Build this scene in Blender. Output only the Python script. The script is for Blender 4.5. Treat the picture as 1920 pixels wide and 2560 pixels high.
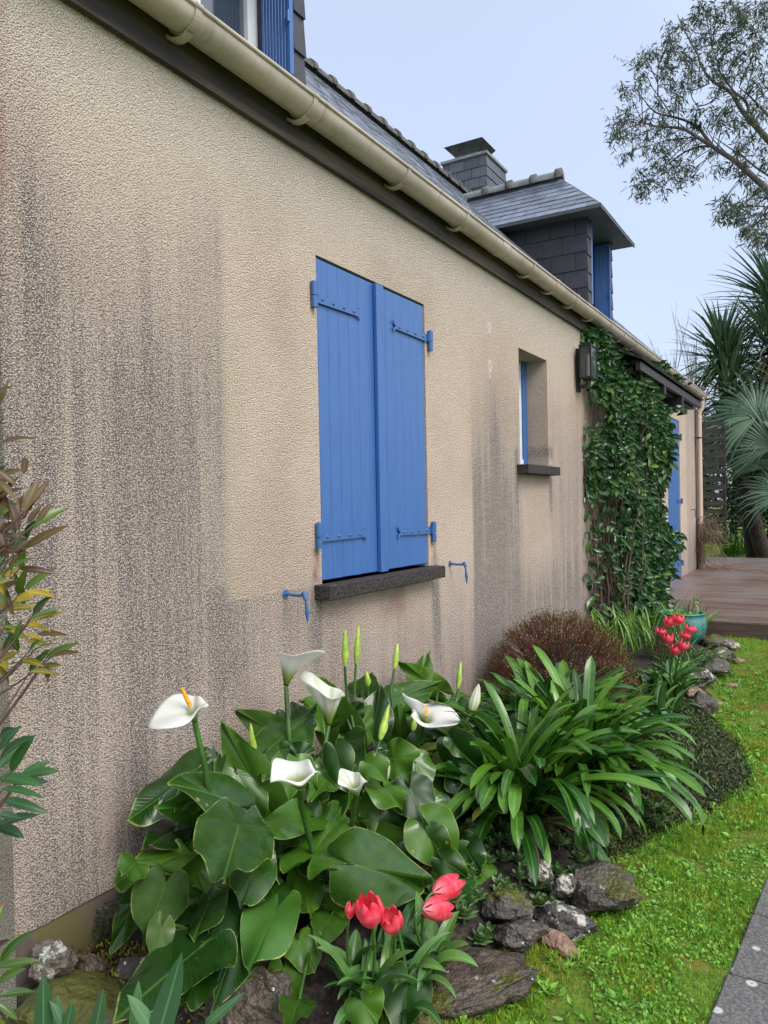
import bpy, math, random
import numpy as np
from mathutils import Vector, Matrix
for o in list(bpy.data.objects): bpy.data.objects.remove(o)
random.seed(7); rng = np.random.default_rng(7)
R = math.radians
SC = bpy.context.scene; COL = SC.collection
# ---------------------------------------------------------------- camera
cam_data = bpy.data.cameras.new('camera'); CAM = bpy.data.objects.new('camera', cam_data); COL.objects.link(CAM)
yaw, pitch, roll = R(30.7108), R(-0.5463), R(-1.09)
f = Vector((-math.sin(yaw)*math.cos(pitch), math.cos(yaw)*math.cos(pitch), math.sin(pitch)))
rt = Vector((math.cos(yaw), math.sin(yaw), 0)); up = rt.cross(f)
rr = math.cos(roll)*rt + math.sin(roll)*up; uu = -math.sin(roll)*rt + math.cos(roll)*up
CAM.matrix_world = Matrix(((rr.x, uu.x, -f.x, 2.0), (rr.y, uu.y, -f.y, 0.0), (rr.z, uu.z, -f.z, 1.45), (0, 0, 0, 1)))
cam_data.sensor_fit = 'VERTICAL'; cam_data.sensor_height = 36; cam_data.lens = 27.0
cam_data.clip_start = 0.05; cam_data.clip_end = 2000
SC.camera = CAM
SC.view_settings.view_transform = 'Standard'; SC.view_settings.look = 'None'; SC.view_settings.gamma = 1
SC.view_settings.exposure = 0.62
CP = np.array([2.0, 0, 1.45])
# ---------------------------------------------------------------- sky and sun
SUN_EL, SUN_AZ = R(48), R(105)          # azimuth measured from +Y towards +X
W = bpy.data.worlds.new('World'); SC.world = W; W.use_nodes = True
wn = W.node_tree; wn.nodes.clear()
sky = wn.nodes.new('ShaderNodeTexSky'); sky.sky_type = 'NISHITA'; sky.sun_disc = False
sky.sun_elevation = SUN_EL; sky.sun_rotation = SUN_AZ; sky.dust_density = 3
bg1 = wn.nodes.new('ShaderNodeBackground'); bg1.inputs['Strength'].default_value = 0.05
wn.links.new(sky.outputs[0], bg1.inputs[0])
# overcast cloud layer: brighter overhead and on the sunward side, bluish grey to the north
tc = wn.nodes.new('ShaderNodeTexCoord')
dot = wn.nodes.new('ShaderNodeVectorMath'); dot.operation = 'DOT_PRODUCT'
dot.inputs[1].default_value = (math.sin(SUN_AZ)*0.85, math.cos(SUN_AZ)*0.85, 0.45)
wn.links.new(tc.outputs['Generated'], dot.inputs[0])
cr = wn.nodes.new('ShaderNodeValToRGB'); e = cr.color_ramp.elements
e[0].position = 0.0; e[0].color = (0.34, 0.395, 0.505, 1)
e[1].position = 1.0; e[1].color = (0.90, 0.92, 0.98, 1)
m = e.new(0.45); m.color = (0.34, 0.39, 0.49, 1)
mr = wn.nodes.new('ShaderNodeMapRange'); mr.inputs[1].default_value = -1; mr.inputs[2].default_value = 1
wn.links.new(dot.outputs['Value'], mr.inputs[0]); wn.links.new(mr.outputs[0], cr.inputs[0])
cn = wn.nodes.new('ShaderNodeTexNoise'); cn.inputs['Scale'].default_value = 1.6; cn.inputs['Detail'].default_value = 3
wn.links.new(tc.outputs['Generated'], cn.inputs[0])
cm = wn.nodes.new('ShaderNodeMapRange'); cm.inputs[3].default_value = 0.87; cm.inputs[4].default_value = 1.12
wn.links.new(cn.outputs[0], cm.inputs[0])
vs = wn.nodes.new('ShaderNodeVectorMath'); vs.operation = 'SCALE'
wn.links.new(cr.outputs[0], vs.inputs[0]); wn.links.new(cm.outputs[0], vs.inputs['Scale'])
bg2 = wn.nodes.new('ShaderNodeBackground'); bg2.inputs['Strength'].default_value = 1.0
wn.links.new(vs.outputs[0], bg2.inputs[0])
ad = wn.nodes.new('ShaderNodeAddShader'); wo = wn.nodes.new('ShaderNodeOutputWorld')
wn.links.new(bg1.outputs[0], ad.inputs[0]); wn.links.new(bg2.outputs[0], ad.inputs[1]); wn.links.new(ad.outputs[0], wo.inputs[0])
sd = bpy.data.lights.new('sun', 'SUN'); sd.energy = 1.7; sd.angle = R(30); sd.color = (1, 0.96, 0.9)
so = bpy.data.objects.new('sun', sd); COL.objects.link(so)
to_sun = Vector((math.sin(SUN_AZ)*math.cos(SUN_EL), math.cos(SUN_AZ)*math.cos(SUN_EL), math.sin(SUN_EL)))
so.rotation_euler = to_sun.to_track_quat('Z', 'Y').to_euler()

# ---------------------------------------------------------------- node helper
class S:
    def __init__(s, nt, k): s.nt = nt; s.k = k
    def _m(s, op, o, rev=False):
        n = s.nt.nodes.new('ShaderNodeMath'); n.operation = op
        a, b = (o, s) if rev else (s, o)
        for i, v in enumerate((a, b)):
            if v is None: continue
            if isinstance(v, S): s.nt.links.new(v.k, n.inputs[i])
            else: n.inputs[i].default_value = v
        return S(s.nt, n.outputs[0])
    def __add__(s, o): return s._m('ADD', o)
    __radd__ = __add__
    def __sub__(s, o): return s._m('SUBTRACT', o)
    def __rsub__(s, o): return s._m('SUBTRACT', o, True)
    def __mul__(s, o): return s._m('MULTIPLY', o)
    __rmul__ = __mul__
    def __truediv__(s, o): return s._m('DIVIDE', o)
    def abs(s): return s._m('ABSOLUTE', None)
    def min(s, o): return s._m('MINIMUM', o)
    def max(s, o): return s._m('MAXIMUM', o)
    def frac(s): return s._m('FRACT', None)
    def sin(s): return s._m('SINE', None)
    def pow(s, o): return s._m('POWER', o)
    def sm(s, a, b):                    # smoothstep a..b (a > b allowed)
        n = s.nt.nodes.new('ShaderNodeMapRange'); n.interpolation_type = 'SMOOTHSTEP'
        inv = a > b
        if inv: a, b = b, a
        n.inputs[1].default_value = a; n.inputs[2].default_value = b
        if inv: n.inputs[3].default_value = 1; n.inputs[4].default_value = 0
        s.nt.links.new(s.k, n.inputs[0]); return S(s.nt, n.outputs[0])
class Mat:
    def __init__(s, name, rough=0.6, spec=0.5, coat=0.0, metal=0.0):
        s.m = bpy.data.materials.new(name); s.m.use_nodes = True; s.nt = s.m.node_tree
        s.b = s.nt.nodes['Principled BSDF']; s.out = s.nt.nodes['Material Output']
        s.b.inputs['Roughness'].default_value = rough; s.b.inputs['Specular IOR Level'].default_value = spec
        s.b.inputs['Coat Weight'].default_value = coat; s.b.inputs['Metallic'].default_value = metal
        s.b.inputs['Coat Roughness'].default_value = 0.12
    def pos(s):
        g = s.nt.nodes.new('ShaderNodeNewGeometry'); x = s.nt.nodes.new('ShaderNodeSeparateXYZ')
        s.nt.links.new(g.outputs['Position'], x.inputs[0]); return [S(s.nt, x.outputs[i]) for i in range(3)]
    def objpos(s):
        g = s.nt.nodes.new('ShaderNodeTexCoord'); x = s.nt.nodes.new('ShaderNodeSeparateXYZ')
        s.nt.links.new(g.outputs['Object'], x.inputs[0]); return [S(s.nt, x.outputs[i]) for i in range(3)]
    def normal(s):
        g = s.nt.nodes.new('ShaderNodeNewGeometry'); x = s.nt.nodes.new('ShaderNodeSeparateXYZ')
        s.nt.links.new(g.outputs['Normal'], x.inputs[0]); return [S(s.nt, x.outputs[i]) for i in range(3)]
    def uv(s, name):
        g = s.nt.nodes.new('ShaderNodeUVMap'); g.uv_map = name; x = s.nt.nodes.new('ShaderNodeSeparateXYZ')
        s.nt.links.new(g.outputs[0], x.inputs[0]); return [S(s.nt, x.outputs[i]) for i in range(2)]
    def rand(s):
        g = s.nt.nodes.new('ShaderNodeObjectInfo'); return S(s.nt, g.outputs['Random'])
    def island(s):
        g = s.nt.nodes.new('ShaderNodeNewGeometry'); return S(s.nt, g.outputs['Random Per Island'])
    def vec(s, x, y, z):
        c = s.nt.nodes.new('ShaderNodeCombineXYZ')
        for i, v in enumerate((x, y, z)):
            if isinstance(v, S): s.nt.links.new(v.k, c.inputs[i])
            else: c.inputs[i].default_value = v
        return c.outputs[0]
    def noise(s, scale, detail=2, vec=None, rough=0.5, dist=0.0):
        n = s.nt.nodes.new('ShaderNodeTexNoise'); n.inputs['Scale'].default_value = scale
        n.inputs['Detail'].default_value = detail; n.inputs['Roughness'].default_value = rough; n.inputs['Distortion'].default_value = dist
        if vec is None:
            g = s.nt.nodes.new('ShaderNodeNewGeometry'); vec = g.outputs['Position']
        s.nt.links.new(vec, n.inputs['Vector']); return S(s.nt, n.outputs[0])
    def vor(s, scale, vec=None, feat='F1', out='Distance'):
        n = s.nt.nodes.new('ShaderNodeTexVoronoi'); n.inputs['Scale'].default_value = scale; n.feature = feat
        if vec is None:
            g = s.nt.nodes.new('ShaderNodeNewGeometry'); vec = g.outputs['Position']
        s.nt.links.new(vec, n.inputs['Vector']); return S(s.nt, n.outputs[out])
    def mix(s, a, b, t):
        n = s.nt.nodes.new('ShaderNodeMix'); n.data_type = 'RGBA'
        for v, i in ((a, 6), (b, 7)):
            if isinstance(v, tuple): n.inputs[i].default_value = (*v, 1)
            else: s.nt.links.new(v, n.inputs[i])
        if isinstance(t, S): s.nt.links.new(t.k, n.inputs[0])
        else: n.inputs[0].default_value = t
        return n.outputs[2]
    def color(s, c):
        if isinstance(c, tuple): s.b.inputs['Base Color'].default_value = (*c, 1)
        else: s.nt.links.new(c, s.b.inputs['Base Color'])
        s.c = c
    def rough(s, r): s.nt.links.new(r.k, s.b.inputs['Roughness'])
    def bump(s, h, strength=0.5, dist=0.01):
        n = s.nt.nodes.new('ShaderNodeBump'); n.inputs['Strength'].default_value = strength; n.inputs['Distance'].default_value = dist
        s.nt.links.new(h.k, n.inputs['Height']); s.nt.links.new(n.outputs[0], s.b.inputs['Normal']); s.bn = n.outputs[0]
    def translucent(s, c, f=0.25):
        t = s.nt.nodes.new('ShaderNodeBsdfTranslucent'); mx = s.nt.nodes.new('ShaderNodeMixShader'); mx.inputs[0].default_value = f
        if isinstance(c, tuple): t.inputs[0].default_value = (*c, 1)
        else: s.nt.links.new(c, t.inputs[0])
        s.nt.links.new(s.b.outputs[0], mx.inputs[1]); s.nt.links.new(t.outputs[0], mx.inputs[2]); s.nt.links.new(mx.outputs[0], s.out.inputs[0])

# ---------------------------------------------------------------- mesh helper
class MB:
    def __init__(s): s.v = []; s.f = []; s.uvs = {}; s.n = 0; s.mi = []; s.sm = []
    def add(s, verts, faces, mat=0, smooth=False, uv=None, uv2=None):
        verts = np.asarray(verts, float).reshape(-1, 3); b = s.n
        s.v.append(verts); s.n += len(verts)
        for fc in faces: s.f.append([i+b for i in fc])
        s.mi += [mat]*len(faces); s.sm += [smooth]*len(faces)
        for nm, u in (('a', uv), ('b', uv2)):
            s.uvs.setdefault(nm, []).append(np.asarray(u, float) if u is not None else np.zeros((len(verts), 2)))
        return b
    def box(s, lo, hi, mat=0, bevel=0.0):
        lo = np.array(lo, float); hi = np.array(hi, float)
        if bevel <= 0:
            v = [(x, y, z) for x in (lo[0], hi[0]) for y in (lo[1], hi[1]) for z in (lo[2], hi[2])]
            s.add(v, [(0, 1, 3, 2), (4, 6, 7, 5), (0, 4, 5, 1), (2, 3, 7, 6), (0, 2, 6, 4), (1, 5, 7, 3)], mat); return
        b = bevel; V = []; idx = {}
        for sx in (0, 1):
            for sy in (0, 1):
                for sz in (0, 1):
                    c = np.array([hi[0] if sx else lo[0], hi[1] if sy else lo[1], hi[2] if sz else lo[2]])
                    d = np.array([-1 if sx else 1, -1 if sy else 1, -1 if sz else 1])*b
                    for ax in range(3):
                        p = c + d; p[ax] = c[ax]; idx[(sx, sy, sz, ax)] = len(V); V.append(p)
        F = []
        for ax in range(3):
            o = [i for i in range(3) if i != ax]
            for sd_ in (0, 1):
                q = []
                for a, c in ((0, 0), (1, 0), (1, 1), (0, 1)):
                    k = [0, 0, 0]; k[ax] = sd_; k[o[0]] = a; k[o[1]] = c; q.append(idx[(*k, ax)])
                F.append(q if (sd_ == 1) == (ax != 1) else q[::-1])
        for ax in range(3):
            o = [i for i in range(3) if i != ax]
            for a in (0, 1):
                for c in (0, 1):
                    k0 = [0, 0, 0]; k0[o[0]] = a; k0[o[1]] = c; k1 = list(k0); k1[ax] = 1
                    F.append([idx[(*k0, o[0])], idx[(*k1, o[0])], idx[(*k1, o[1])], idx[(*k0, o[1])]])
        for sx in (0, 1):
            for sy in (0, 1):
                for sz in (0, 1): F.append([idx[(sx, sy, sz, a)] for a in range(3)])
        s.add(V, F, mat)
    def obox(s, c, U, V, Wd, mat=0):            # oriented box, half-extent vectors
        c, U, V, Wd = map(lambda q: np.array(q, float), (c, U, V, Wd))
        v = [c+a*U+b*V+d*Wd for a in (-1, 1) for b in (-1, 1) for d in (-1, 1)]
        s.add(v, [(0, 1, 3, 2), (4, 6, 7, 5), (0, 4, 5, 1), (2, 3, 7, 6), (0, 2, 6, 4), (1, 5, 7, 3)], mat)
    def tube(s, pts, rad, seg=8, mat=0, cap=True, smooth=True):
        pts = np.asarray(pts, float); n = len(pts)
        rad = np.full(n, rad) if np.isscalar(rad) else np.asarray(rad, float)
        T = np.gradient(pts, axis=0); T /= np.linalg.norm(T, axis=1)[:, None]+1e-12
        ref = np.array([0, 0, 1.]) if abs(T[0][2]) < 0.9 else np.array([1., 0, 0])
        V = []
        for i in range(n):
            a = np.cross(T[i], ref); a /= np.linalg.norm(a)+1e-12; b = np.cross(T[i], a); ref = np.cross(a, T[i])
            for k in range(seg):
                t = 2*math.pi*k/seg; V.append(pts[i]+rad[i]*(a*math.cos(t)+b*math.sin(t)))
        F = [(i*seg+k, i*seg+(k+1) % seg, (i+1)*seg+(k+1) % seg, (i+1)*seg+k) for i in range(n-1) for k in range(seg)]
        s.add(V, F, mat, smooth)
        if cap:
            s.add(V[:seg], [list(range(seg))[::-1]], mat, False); s.add(V[-seg:], [list(range(seg))], mat, False)
    def lathe(s, c, prof, seg=24, mat=0, smooth=True):
        V = []; F = []
        for r_, z_ in prof:
            for k in range(seg):
                t = 2*math.pi*k/seg; V.append((c[0]+r_*math.cos(t), c[1]+r_*math.sin(t), c[2]+z_))
        n = len(prof)
        F = [(i*seg+k, i*seg+(k+1) % seg, (i+1)*seg+(k+1) % seg, (i+1)*seg+k) for i in range(n-1) for k in range(seg)]
        s.add(V, F, mat, smooth)
    def grid(s, P, mat=0, smooth=True, uv=None, uv2=None):   # P (n,m,3)
        n, m_ = P.shape[:2]
        F = [(i*m_+j, i*m_+j+1, (i+1)*m_+j+1, (i+1)*m_+j) for i in range(n-1) for j in range(m_-1)]
        s.add(P.reshape(-1, 3), F, mat, smooth, None if uv is None else uv.reshape(-1, 2), None if uv2 is None else uv2.reshape(-1, 2))
    def build(s, name, mats, parent=None, origin=None, thick=0):
        me = bpy.data.meshes.new(name)
        v = np.concatenate(s.v) if s.v else np.zeros((0, 3))
        if parent is not None: v = v - np.array(ROOTLOC.get(parent.name, (0, 0, 0)))
        elif origin is not None: v = v - np.array(origin)
        lens = np.array([len(x) for x in s.f]); idx = np.concatenate([np.array(x) for x in s.f]) if s.f else np.zeros(0, int)
        me.vertices.add(len(v)); me.vertices.foreach_set('co', v.ravel())
        me.loops.add(len(idx)); me.loops.foreach_set('vertex_index', idx.astype(np.int32))
        me.polygons.add(len(lens)); me.polygons.foreach_set('loop_start', (np.cumsum(lens)-lens).astype(np.int32))
        me.polygons.foreach_set('loop_total', lens.astype(np.int32))
        me.polygons.foreach_set('material_index', np.array(s.mi, np.int32)); me.polygons.foreach_set('use_smooth', np.array(s.sm, bool))
        for nm, u in s.uvs.items():
            u = np.concatenate(u)
            if np.any(u):
                l = me.uv_layers.new(name=nm); l.data.foreach_set('uv', u[idx].ravel())
        if not isinstance(mats, (list, tuple)): mats = [mats]
        for m_ in mats: me.materials.append(m_)
        me.update(calc_edges=True); me.validate()
        o = bpy.data.objects.new(name, me); COL.objects.link(o)
        if parent is not None: o.parent = parent; ROOTLOC[o.name] = ROOTLOC.get(parent.name, (0, 0, 0))
        elif origin is not None: o.location = origin; ROOTLOC[o.name] = tuple(origin)
        if thick:
            md = o.modifiers.new('thickness', 'SOLIDIFY'); md.thickness = thick; md.offset = 0
        return o
ROOTLOC = {}
def tag(o, label=None, cat=None, group=None, kind=None):
    if label: o['label'] = label
    if cat: o['category'] = cat
    if group: o['group'] = group
    if kind: o['kind'] = kind
    return o
def thing(name, label, cat, loc=(0, 0, 0), group=None):
    o = bpy.data.objects.new(name, None); COL.objects.link(o); o.location = loc; o.empty_display_size = 0.1
    ROOTLOC[o.name] = tuple(loc)
    return tag(o, label, cat, group)
def unit(a): a = np.asarray(a, float); return a/(np.linalg.norm(a)+1e-12)
def bez(p0, p1, p2, n=10):
    t = np.linspace(0, 1, n)[:, None]; p0, p1, p2 = map(lambda q: np.asarray(q, float), (p0, p1, p2))
    return (1-t)**2*p0+2*t*(1-t)*p1+t*t*p2
def clip_poly(poly, rect):
    x0, y0, x1, y1 = rect                      # clip convex rectangle by polygon half-planes
    sub = [(x0, y0), (x1, y0), (x1, y1), (x0, y1)]
    n = len(poly); area = sum(poly[i][0]*poly[(i+1) % n][1]-poly[(i+1) % n][0]*poly[i][1] for i in range(n))
    if area < 0: poly = poly[::-1]
    for i in range(n):
        a, b = poly[i], poly[(i+1) % n]; out = []
        if not sub: return []
        def sd_(p): return (b[0]-a[0])*(p[1]-a[1])-(b[1]-a[1])*(p[0]-a[0])
        for k in range(len(sub)):
            p, q = sub[k], sub[(k+1) % len(sub)]; dp, dq = sd_(p), sd_(q)
            if dp >= 0: out.append(p)
            if dp*dq < 0:
                t = dp/(dp-dq); out.append((p[0]+t*(q[0]-p[0]), p[1]+t*(q[1]-p[1])))
        sub = out
    return sub
def slates(mb, O, U, V, poly, tw, th, thick=0.006, gap=0.004, seed=0, mat=0):
    """courses of overlapping slates filling a polygon given in (u, v) of the plane O + u U + v V"""
    r_ = random.Random(seed); O = np.array(O, float); U = unit(U); V = unit(V); Nn = np.cross(U, V)
    us = [p[0] for p in poly]; vs_ = [p[1] for p in poly]
    v = min(vs_); row = 0
    while v < max(vs_):
        u = min(us)-tw-(row % 2)*tw/2
        while u < max(us):
            w = tw
            pl = clip_poly(poly, (u+gap/2, v, u+w-gap/2, min(v+th, max(vs_)+1)))
            u += w
            if len(pl) < 3: continue
            ar = abs(sum(pl[i][0]*pl[(i+1) % len(pl)][1]-pl[(i+1) % len(pl)][0]*pl[i][1] for i in range(len(pl))))/2
            if ar < 1e-5: continue
            j = r_.uniform(-.0015, .0015); tilt = r_.uniform(-.01, .01)
            cu = sum(p[0] for p in pl)/len(pl)
            top = [O+p[0]*U+p[1]*V+Nn*(0.002+j*.5+thick*(1.6-1.4*(p[1]-v)/th)+tilt*(p[0]-cu)) for p in pl]
            bot = [O+p[0]*U+p[1]*V-Nn*.002 for p in pl]; n = len(pl)
            F = [list(range(n))]+[[i, i+n, (i+1) % n+n, (i+1) % n] for i in range(n)]
            mb.add(top+bot, F, mat)
        v += th; row += 1

# ================================================================ materials
def roughcast():
    M = Mat('roughcast_render', 0.9, 0.3); x, y, z = M.pos()
    def box(v, a, b, s1=.05, s2=.05): return v.sm(a-s1, a+s1)*v.sm(b+s2, b-s2)
    st = M.noise(1.0, 4, M.vec(x*3, y*9, z*.5), .6); st2 = M.noise(1.0, 3, M.vec(x*10, y*38, z*.9), .6)
    big = M.noise(1.3, 3, None, .55)
    streak = (st*.75+st2*.25)
    # algae and soot on the unprotected strips, clean where the open shutters lie against the wall
    left = box(y, 1.42, 2.2, .12, .16)*z.sm(2.75, 1.75)*(.60+.45*z.sm(.2, 1.0))
    left2 = box(y, 2.1, 2.9, .1, .3)*box(z, .7, 1.15, .2, .03)*.75
    under = y.sm(2.7, 2.9)*z.sm(1.12, .55)*.65
    mid = box(y, 4.47, 5.32, .015, .10)*z.sm(2.45, 1.35)*(.55+.55*z.sm(.2, .8))
    blk = box(y, 4.72, 4.98, .1, .12)*z.sm(2.42, 2.1)*z.sm(.7, 1.6)*.55
    right = box(y, 6.05, 7.0, .12, .2)*z.sm(2.6, 1.5)*.72
    uw = box(y, 5.3, 6.1, .05, .1)*z.sm(1.3, .7)*.55
    corner = y.sm(1.56, 1.36)*z.sm(2.9, 2.2)*(.35+.65*z.sm(.8, 1.4))
    base = z.sm(.62, .28)*.25
    greenw = y.sm(12.3, 12.42)*.6
    drip = lambda y0, z0, w, l, a: (y-y0).abs().sm(w, w*.2)*z.sm(z0-l, z0-l*.25)*z.sm(z0+.06, z0)*a
    dr = drip(2.765, 1.09, .055, .5, 1.0)+drip(3.93, 1.12, .07, .75, 1.05)+drip(5.25, 1.8, .05, .45, .95)+drip(6.0, 1.70, .06, .55, 1.0)+drip(6.0, 1.86, .10, .1, .9)
    smud = box(y, 2.12, 2.85, .15, .2)*box(z, 2.28, 2.62, .06, .14)*.42+box(y, 3.9, 4.42, .12, .1)*box(z, 2.44, 2.60, .05, .06)*.5
    raw = (z.sm(2.75, 2.2)*y.sm(11, 8)*.15+smud+left+left2+under+mid+blk+right+uw+corner+base+greenw)
    # keep the lee of the shutters clean
    clean = box(y, 2.205, 4.455, .03, .008)*z.sm(1.085, 1.11)
    raw = raw*(1-clean*.97)
    s = (raw*(st.sm(.24, .78)*.58+st2.sm(.3, .7)*.22+.27)+dr*(st2*.7+.6)*(1-clean*.5)+clean*(big-.52).max(0.0)*.8)
    s = s._m('MINIMUM', 1.0)
    # grains of the roughcast and the dark pits between them
    g1 = M.noise(140, 3, None, .6); g2 = M.vor(210)
    pit = (g1*.60+(1-g2)*.50+.025); pm = pit.sm(.60, .50)
    cleanc = M.mix((.78, .625, .51), (.68, .52, .41), big.sm(.40, .66))
    cleanc = M.mix(cleanc, (.70, .615, .52), z.sm(2.35, 2.95))
    c = M.mix(cleanc, (.42, .34, .29), (s*1.1)._m('MINIMUM', .9)); c = M.mix(c, (.26, .215, .20), s.sm(.55, 1.0)*.75)
    c = M.mix(c, (.72, .665, .60), pit.sm(.58, .70)*(s*.75+.22)._m('MINIMUM', .8))
    c = M.mix(c, (.135, .105, .10), pm*(.32+s*.34))
    red = M.noise(7, 2); c = M.mix(c, (.28, .12, .08), (y.sm(1.36, 1.31)*z.sm(1.9, 2.6)*.4+box(y, 2.745, 2.79, .012, .012)*box(z, 1.12, 1.26, .02, .02)*.8+box(y, 3.91, 3.96, .012, .015)*box(z, 1.10, 1.24, .02, .02)*.6+box(y, 3.3, 3.6, .12, .12)*box(z, .86, 1.03, .05, .04)*.45)*red.sm(.35, .6))
    c = M.mix(c, (.40, .42, .26), box(y, 2.17, 2.3, .05, .08)*z.sm(2.4, 1.9)*box(z, 1.1, 2.4, .02, .3)*.28)
    c = M.mix(c, (.16, .17, .11), y.sm(1.3005, 1.2995)*(.62-.35*z.sm(1.2, 2.4)))      # shade of the turned-away gable face put into the colour, deepest low down
    wh = lambda y0, z0, r_: (((y-y0)*(y-y0)*1.6+(z-z0)*(z-z0)*.55)).sm(r_*r_, r_*r_*.15)*M.noise(40, 2).sm(.42, .56)
    c = M.mix(c, (.78, .76, .72), (wh(4.79, 2.63, .055)+wh(4.79, 2.35, .06))._m('MINIMUM', 1.0)*.85)
    M.color(c); h = g1*.6+(1-g2)*.6
    M.bump(h, 1.0, .018)
    return M.m
def painted(name, col, rough=.38):
    M = Mat(name, rough, .5); x, y, z = M.pos()
    n = M.noise(9, 4, M.vec(x*3, y*3, z*.6)); d = M.vor(55)
    c = M.mix(col, tuple(v*.90 for v in col), n.sm(.35, .7)); c = M.mix(c, tuple(min(1, v*1.25+.06) for v in col), d.sm(.11, .06)*.55)
    M.color(c); M.bump(n*.25+M.noise(160, 1)*.06, .10, .002); return M.m
def simple(name, col, rough=.6, var=.2, scale=8, bump=.2, coat=0., metal=0., spec=.5, stretch=None):
    M = Mat(name, rough, spec, coat, metal); v = None
    if stretch: x, y, z = M.pos(); v = M.vec(x*stretch[0], y*stretch[1], z*stretch[2])
    n = M.noise(scale, 5, v, .6); M.color(M.mix(tuple(q*(1-var) for q in col), tuple(min(1, q*(1+var)) for q in col), n.sm(.3, .7)))
    if bump: M.bump(n, bump, .01)
    return M.m
def gutter_mat():
    M = Mat('gutter_plastic', .38, .5); x, y, z = M.pos()
    n = M.noise(1, 4, M.vec(x*6, y*2.2, z*7), .65); sp = M.vor(26); n2 = M.noise(1, 3, M.vec(x*25, y*1.5, z*30))
    c = M.mix((.50, .42, .37), (.37, .32, .27), n.sm(.38, .66)); c = M.mix(c, (.40, .36, .29), n2.sm(.52, .75)*.5)
    c = M.mix(c, (.17, .16, .12), M.noise(1, 3, M.vec(x*4, y*19, z*3), .7).sm(.56, .74)*.45); c = M.mix(c, (.62, .62, .55), sp.sm(.07, .035)*M.noise(3).sm(.5, .6)*.8)
    M.color(c); M.bump(n, .15, .003); M.rough(n.sm(.2, .8)*.2+.33); return M.m
def fascia_mat():
    M = Mat('weathered_fascia_wood', .75, .3); x, y, z = M.pos()
    n = M.noise(1, 5, M.vec(x*14, y*1.3, z*22), .65); p = M.noise(1, 3, M.vec(x*4, y*1.4, z*9))
    c = M.mix((.035, .03, .033), (.105, .08, .07), n.sm(.35, .7)); c = M.mix(c, (.26, .245, .23), p.sm(.64, .75)*n.sm(.4, .6)*.6)
    M.color(c); M.bump(n, .4, .004); return M.m
def slate_mat(name, base, gloss, lich=.35):
    M = Mat(name, gloss, .6, .0); i = M.island(); n = M.noise(14, 4); n2 = M.noise(60, 3)
    c = M.mix(tuple(v*.72 for v in base), tuple(v*1.35 for v in base), i); c = M.mix(c, tuple(v*.6 for v in base), n.sm(.4, .75)*.6)
    c = M.mix(c, (.16, .17, .13), (n2.sm(.58, .72)*M.noise(2.5).sm(.5, .66))*lich)
    sp = M.vor(9); c = M.mix(c, (.42, .20, .06), sp.sm(.07, .05)*M.noise(1.7).sm(.57, .6))
    M.color(c); M.rough(n*.3+(gloss-.12)); M.bump(n2*.5+n, .22, .004); return M.m
def lava_stone():
    M = Mat('dark_sill_stone', .85, .3); n = M.noise(90, 4); v = M.vor(70); v2 = M.vor(24)
    c = M.mix((.018, .016, .016), (.060, .050, .048), n.sm(.35, .7)); c = M.mix(c, (.34, .33, .30), v2.sm(.10, .05)*M.noise(9).sm(.5, .6)*.8)
    M.color(c); M.bump(n*.6+v*.5, .8, .006); return M.m
def plinth_mat():
    M = Mat('mossy_plinth_cement', .8, .4); x, y, z = M.pos(); n = M.noise(5, 5); n2 = M.noise(60, 4)
    c = M.mix((.17, .13, .11), (.10, .075, .065), n.sm(.4, .65)); c = M.mix(c, (.13, .12, .035), M.noise(3.3, 4).sm(.48, .62)*.8)
    c = M.mix(c, (.035, .055, .012), (n2*.5+M.noise(8)).sm(.78, .9)*z.sm(.2, .1))
    M.color(c); M.bump(n2*.3+n, .35, .01); return M.m
BLUE = painted('blue_shutter_paint', (.038, .118, .335)); BLUE_HW = painted('blue_ironwork_paint', (.036, .112, .31), .34)
WHITE = simple('white_window_plastic', (.62, .66, .72), .35, .06, 6, .05)
WALL = roughcast(); GUT = gutter_mat(); FASC = fascia_mat(); SILL = lava_stone(); PLINTH = plinth_mat()
SLATE_ROOF = slate_mat('wet_roof_slate', (.15, .165, .20), .24); SLATE_DORMER = slate_mat('wet_dormer_slate', (.12, .14, .185), .2, .15)
SLATE_CLAD = slate_mat('dark_slate_cladding', (.022, .024, .034), .55, .05); SLATE_CHIM = slate_mat('chimney_slate', (.055, .065, .082), .42, .1)
ZINC = simple('weathered_zinc', (.20, .215, .21), .42, .25, 12, .15, metal=.4); RIDGE = simple('mossy_ridge_tile', (.085, .085, .078), .8, .5, 22, .6)
SOFFIT = simple('dark_soffit_board', (.060, .068, .078), .6, .15, 6, .1)
GLASSM = Mat('window_glass', .04, .8); GLASSM.color((.03, .045, .06)); GLASSM.b.inputs['Coat Weight'].default_value = 1; GLASSM = GLASSM.m
IRON = simple('black_lantern_iron', (.012, .012, .014), .4, .2, 20, .1)
LGLASS = Mat('lantern_glass', .08, .5); LGLASS.color((.10, .12, .12)); LGLASS.b.inputs['Alpha'].default_value = .35; LGLASS = LGLASS.m
BULB = simple('white_candle_tube', (.62, .60, .54), .4, .1, 5, 0)
BLACKWOOD = simple('blackened_timber', (.012, .011, .014), .55, .5, 1, .4, stretch=(20, 5, 20))
PIPE = simple('beige_downpipe', (.46, .36, .29), .4, .12, 4, .08, stretch=(2, 2, .6))
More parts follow.
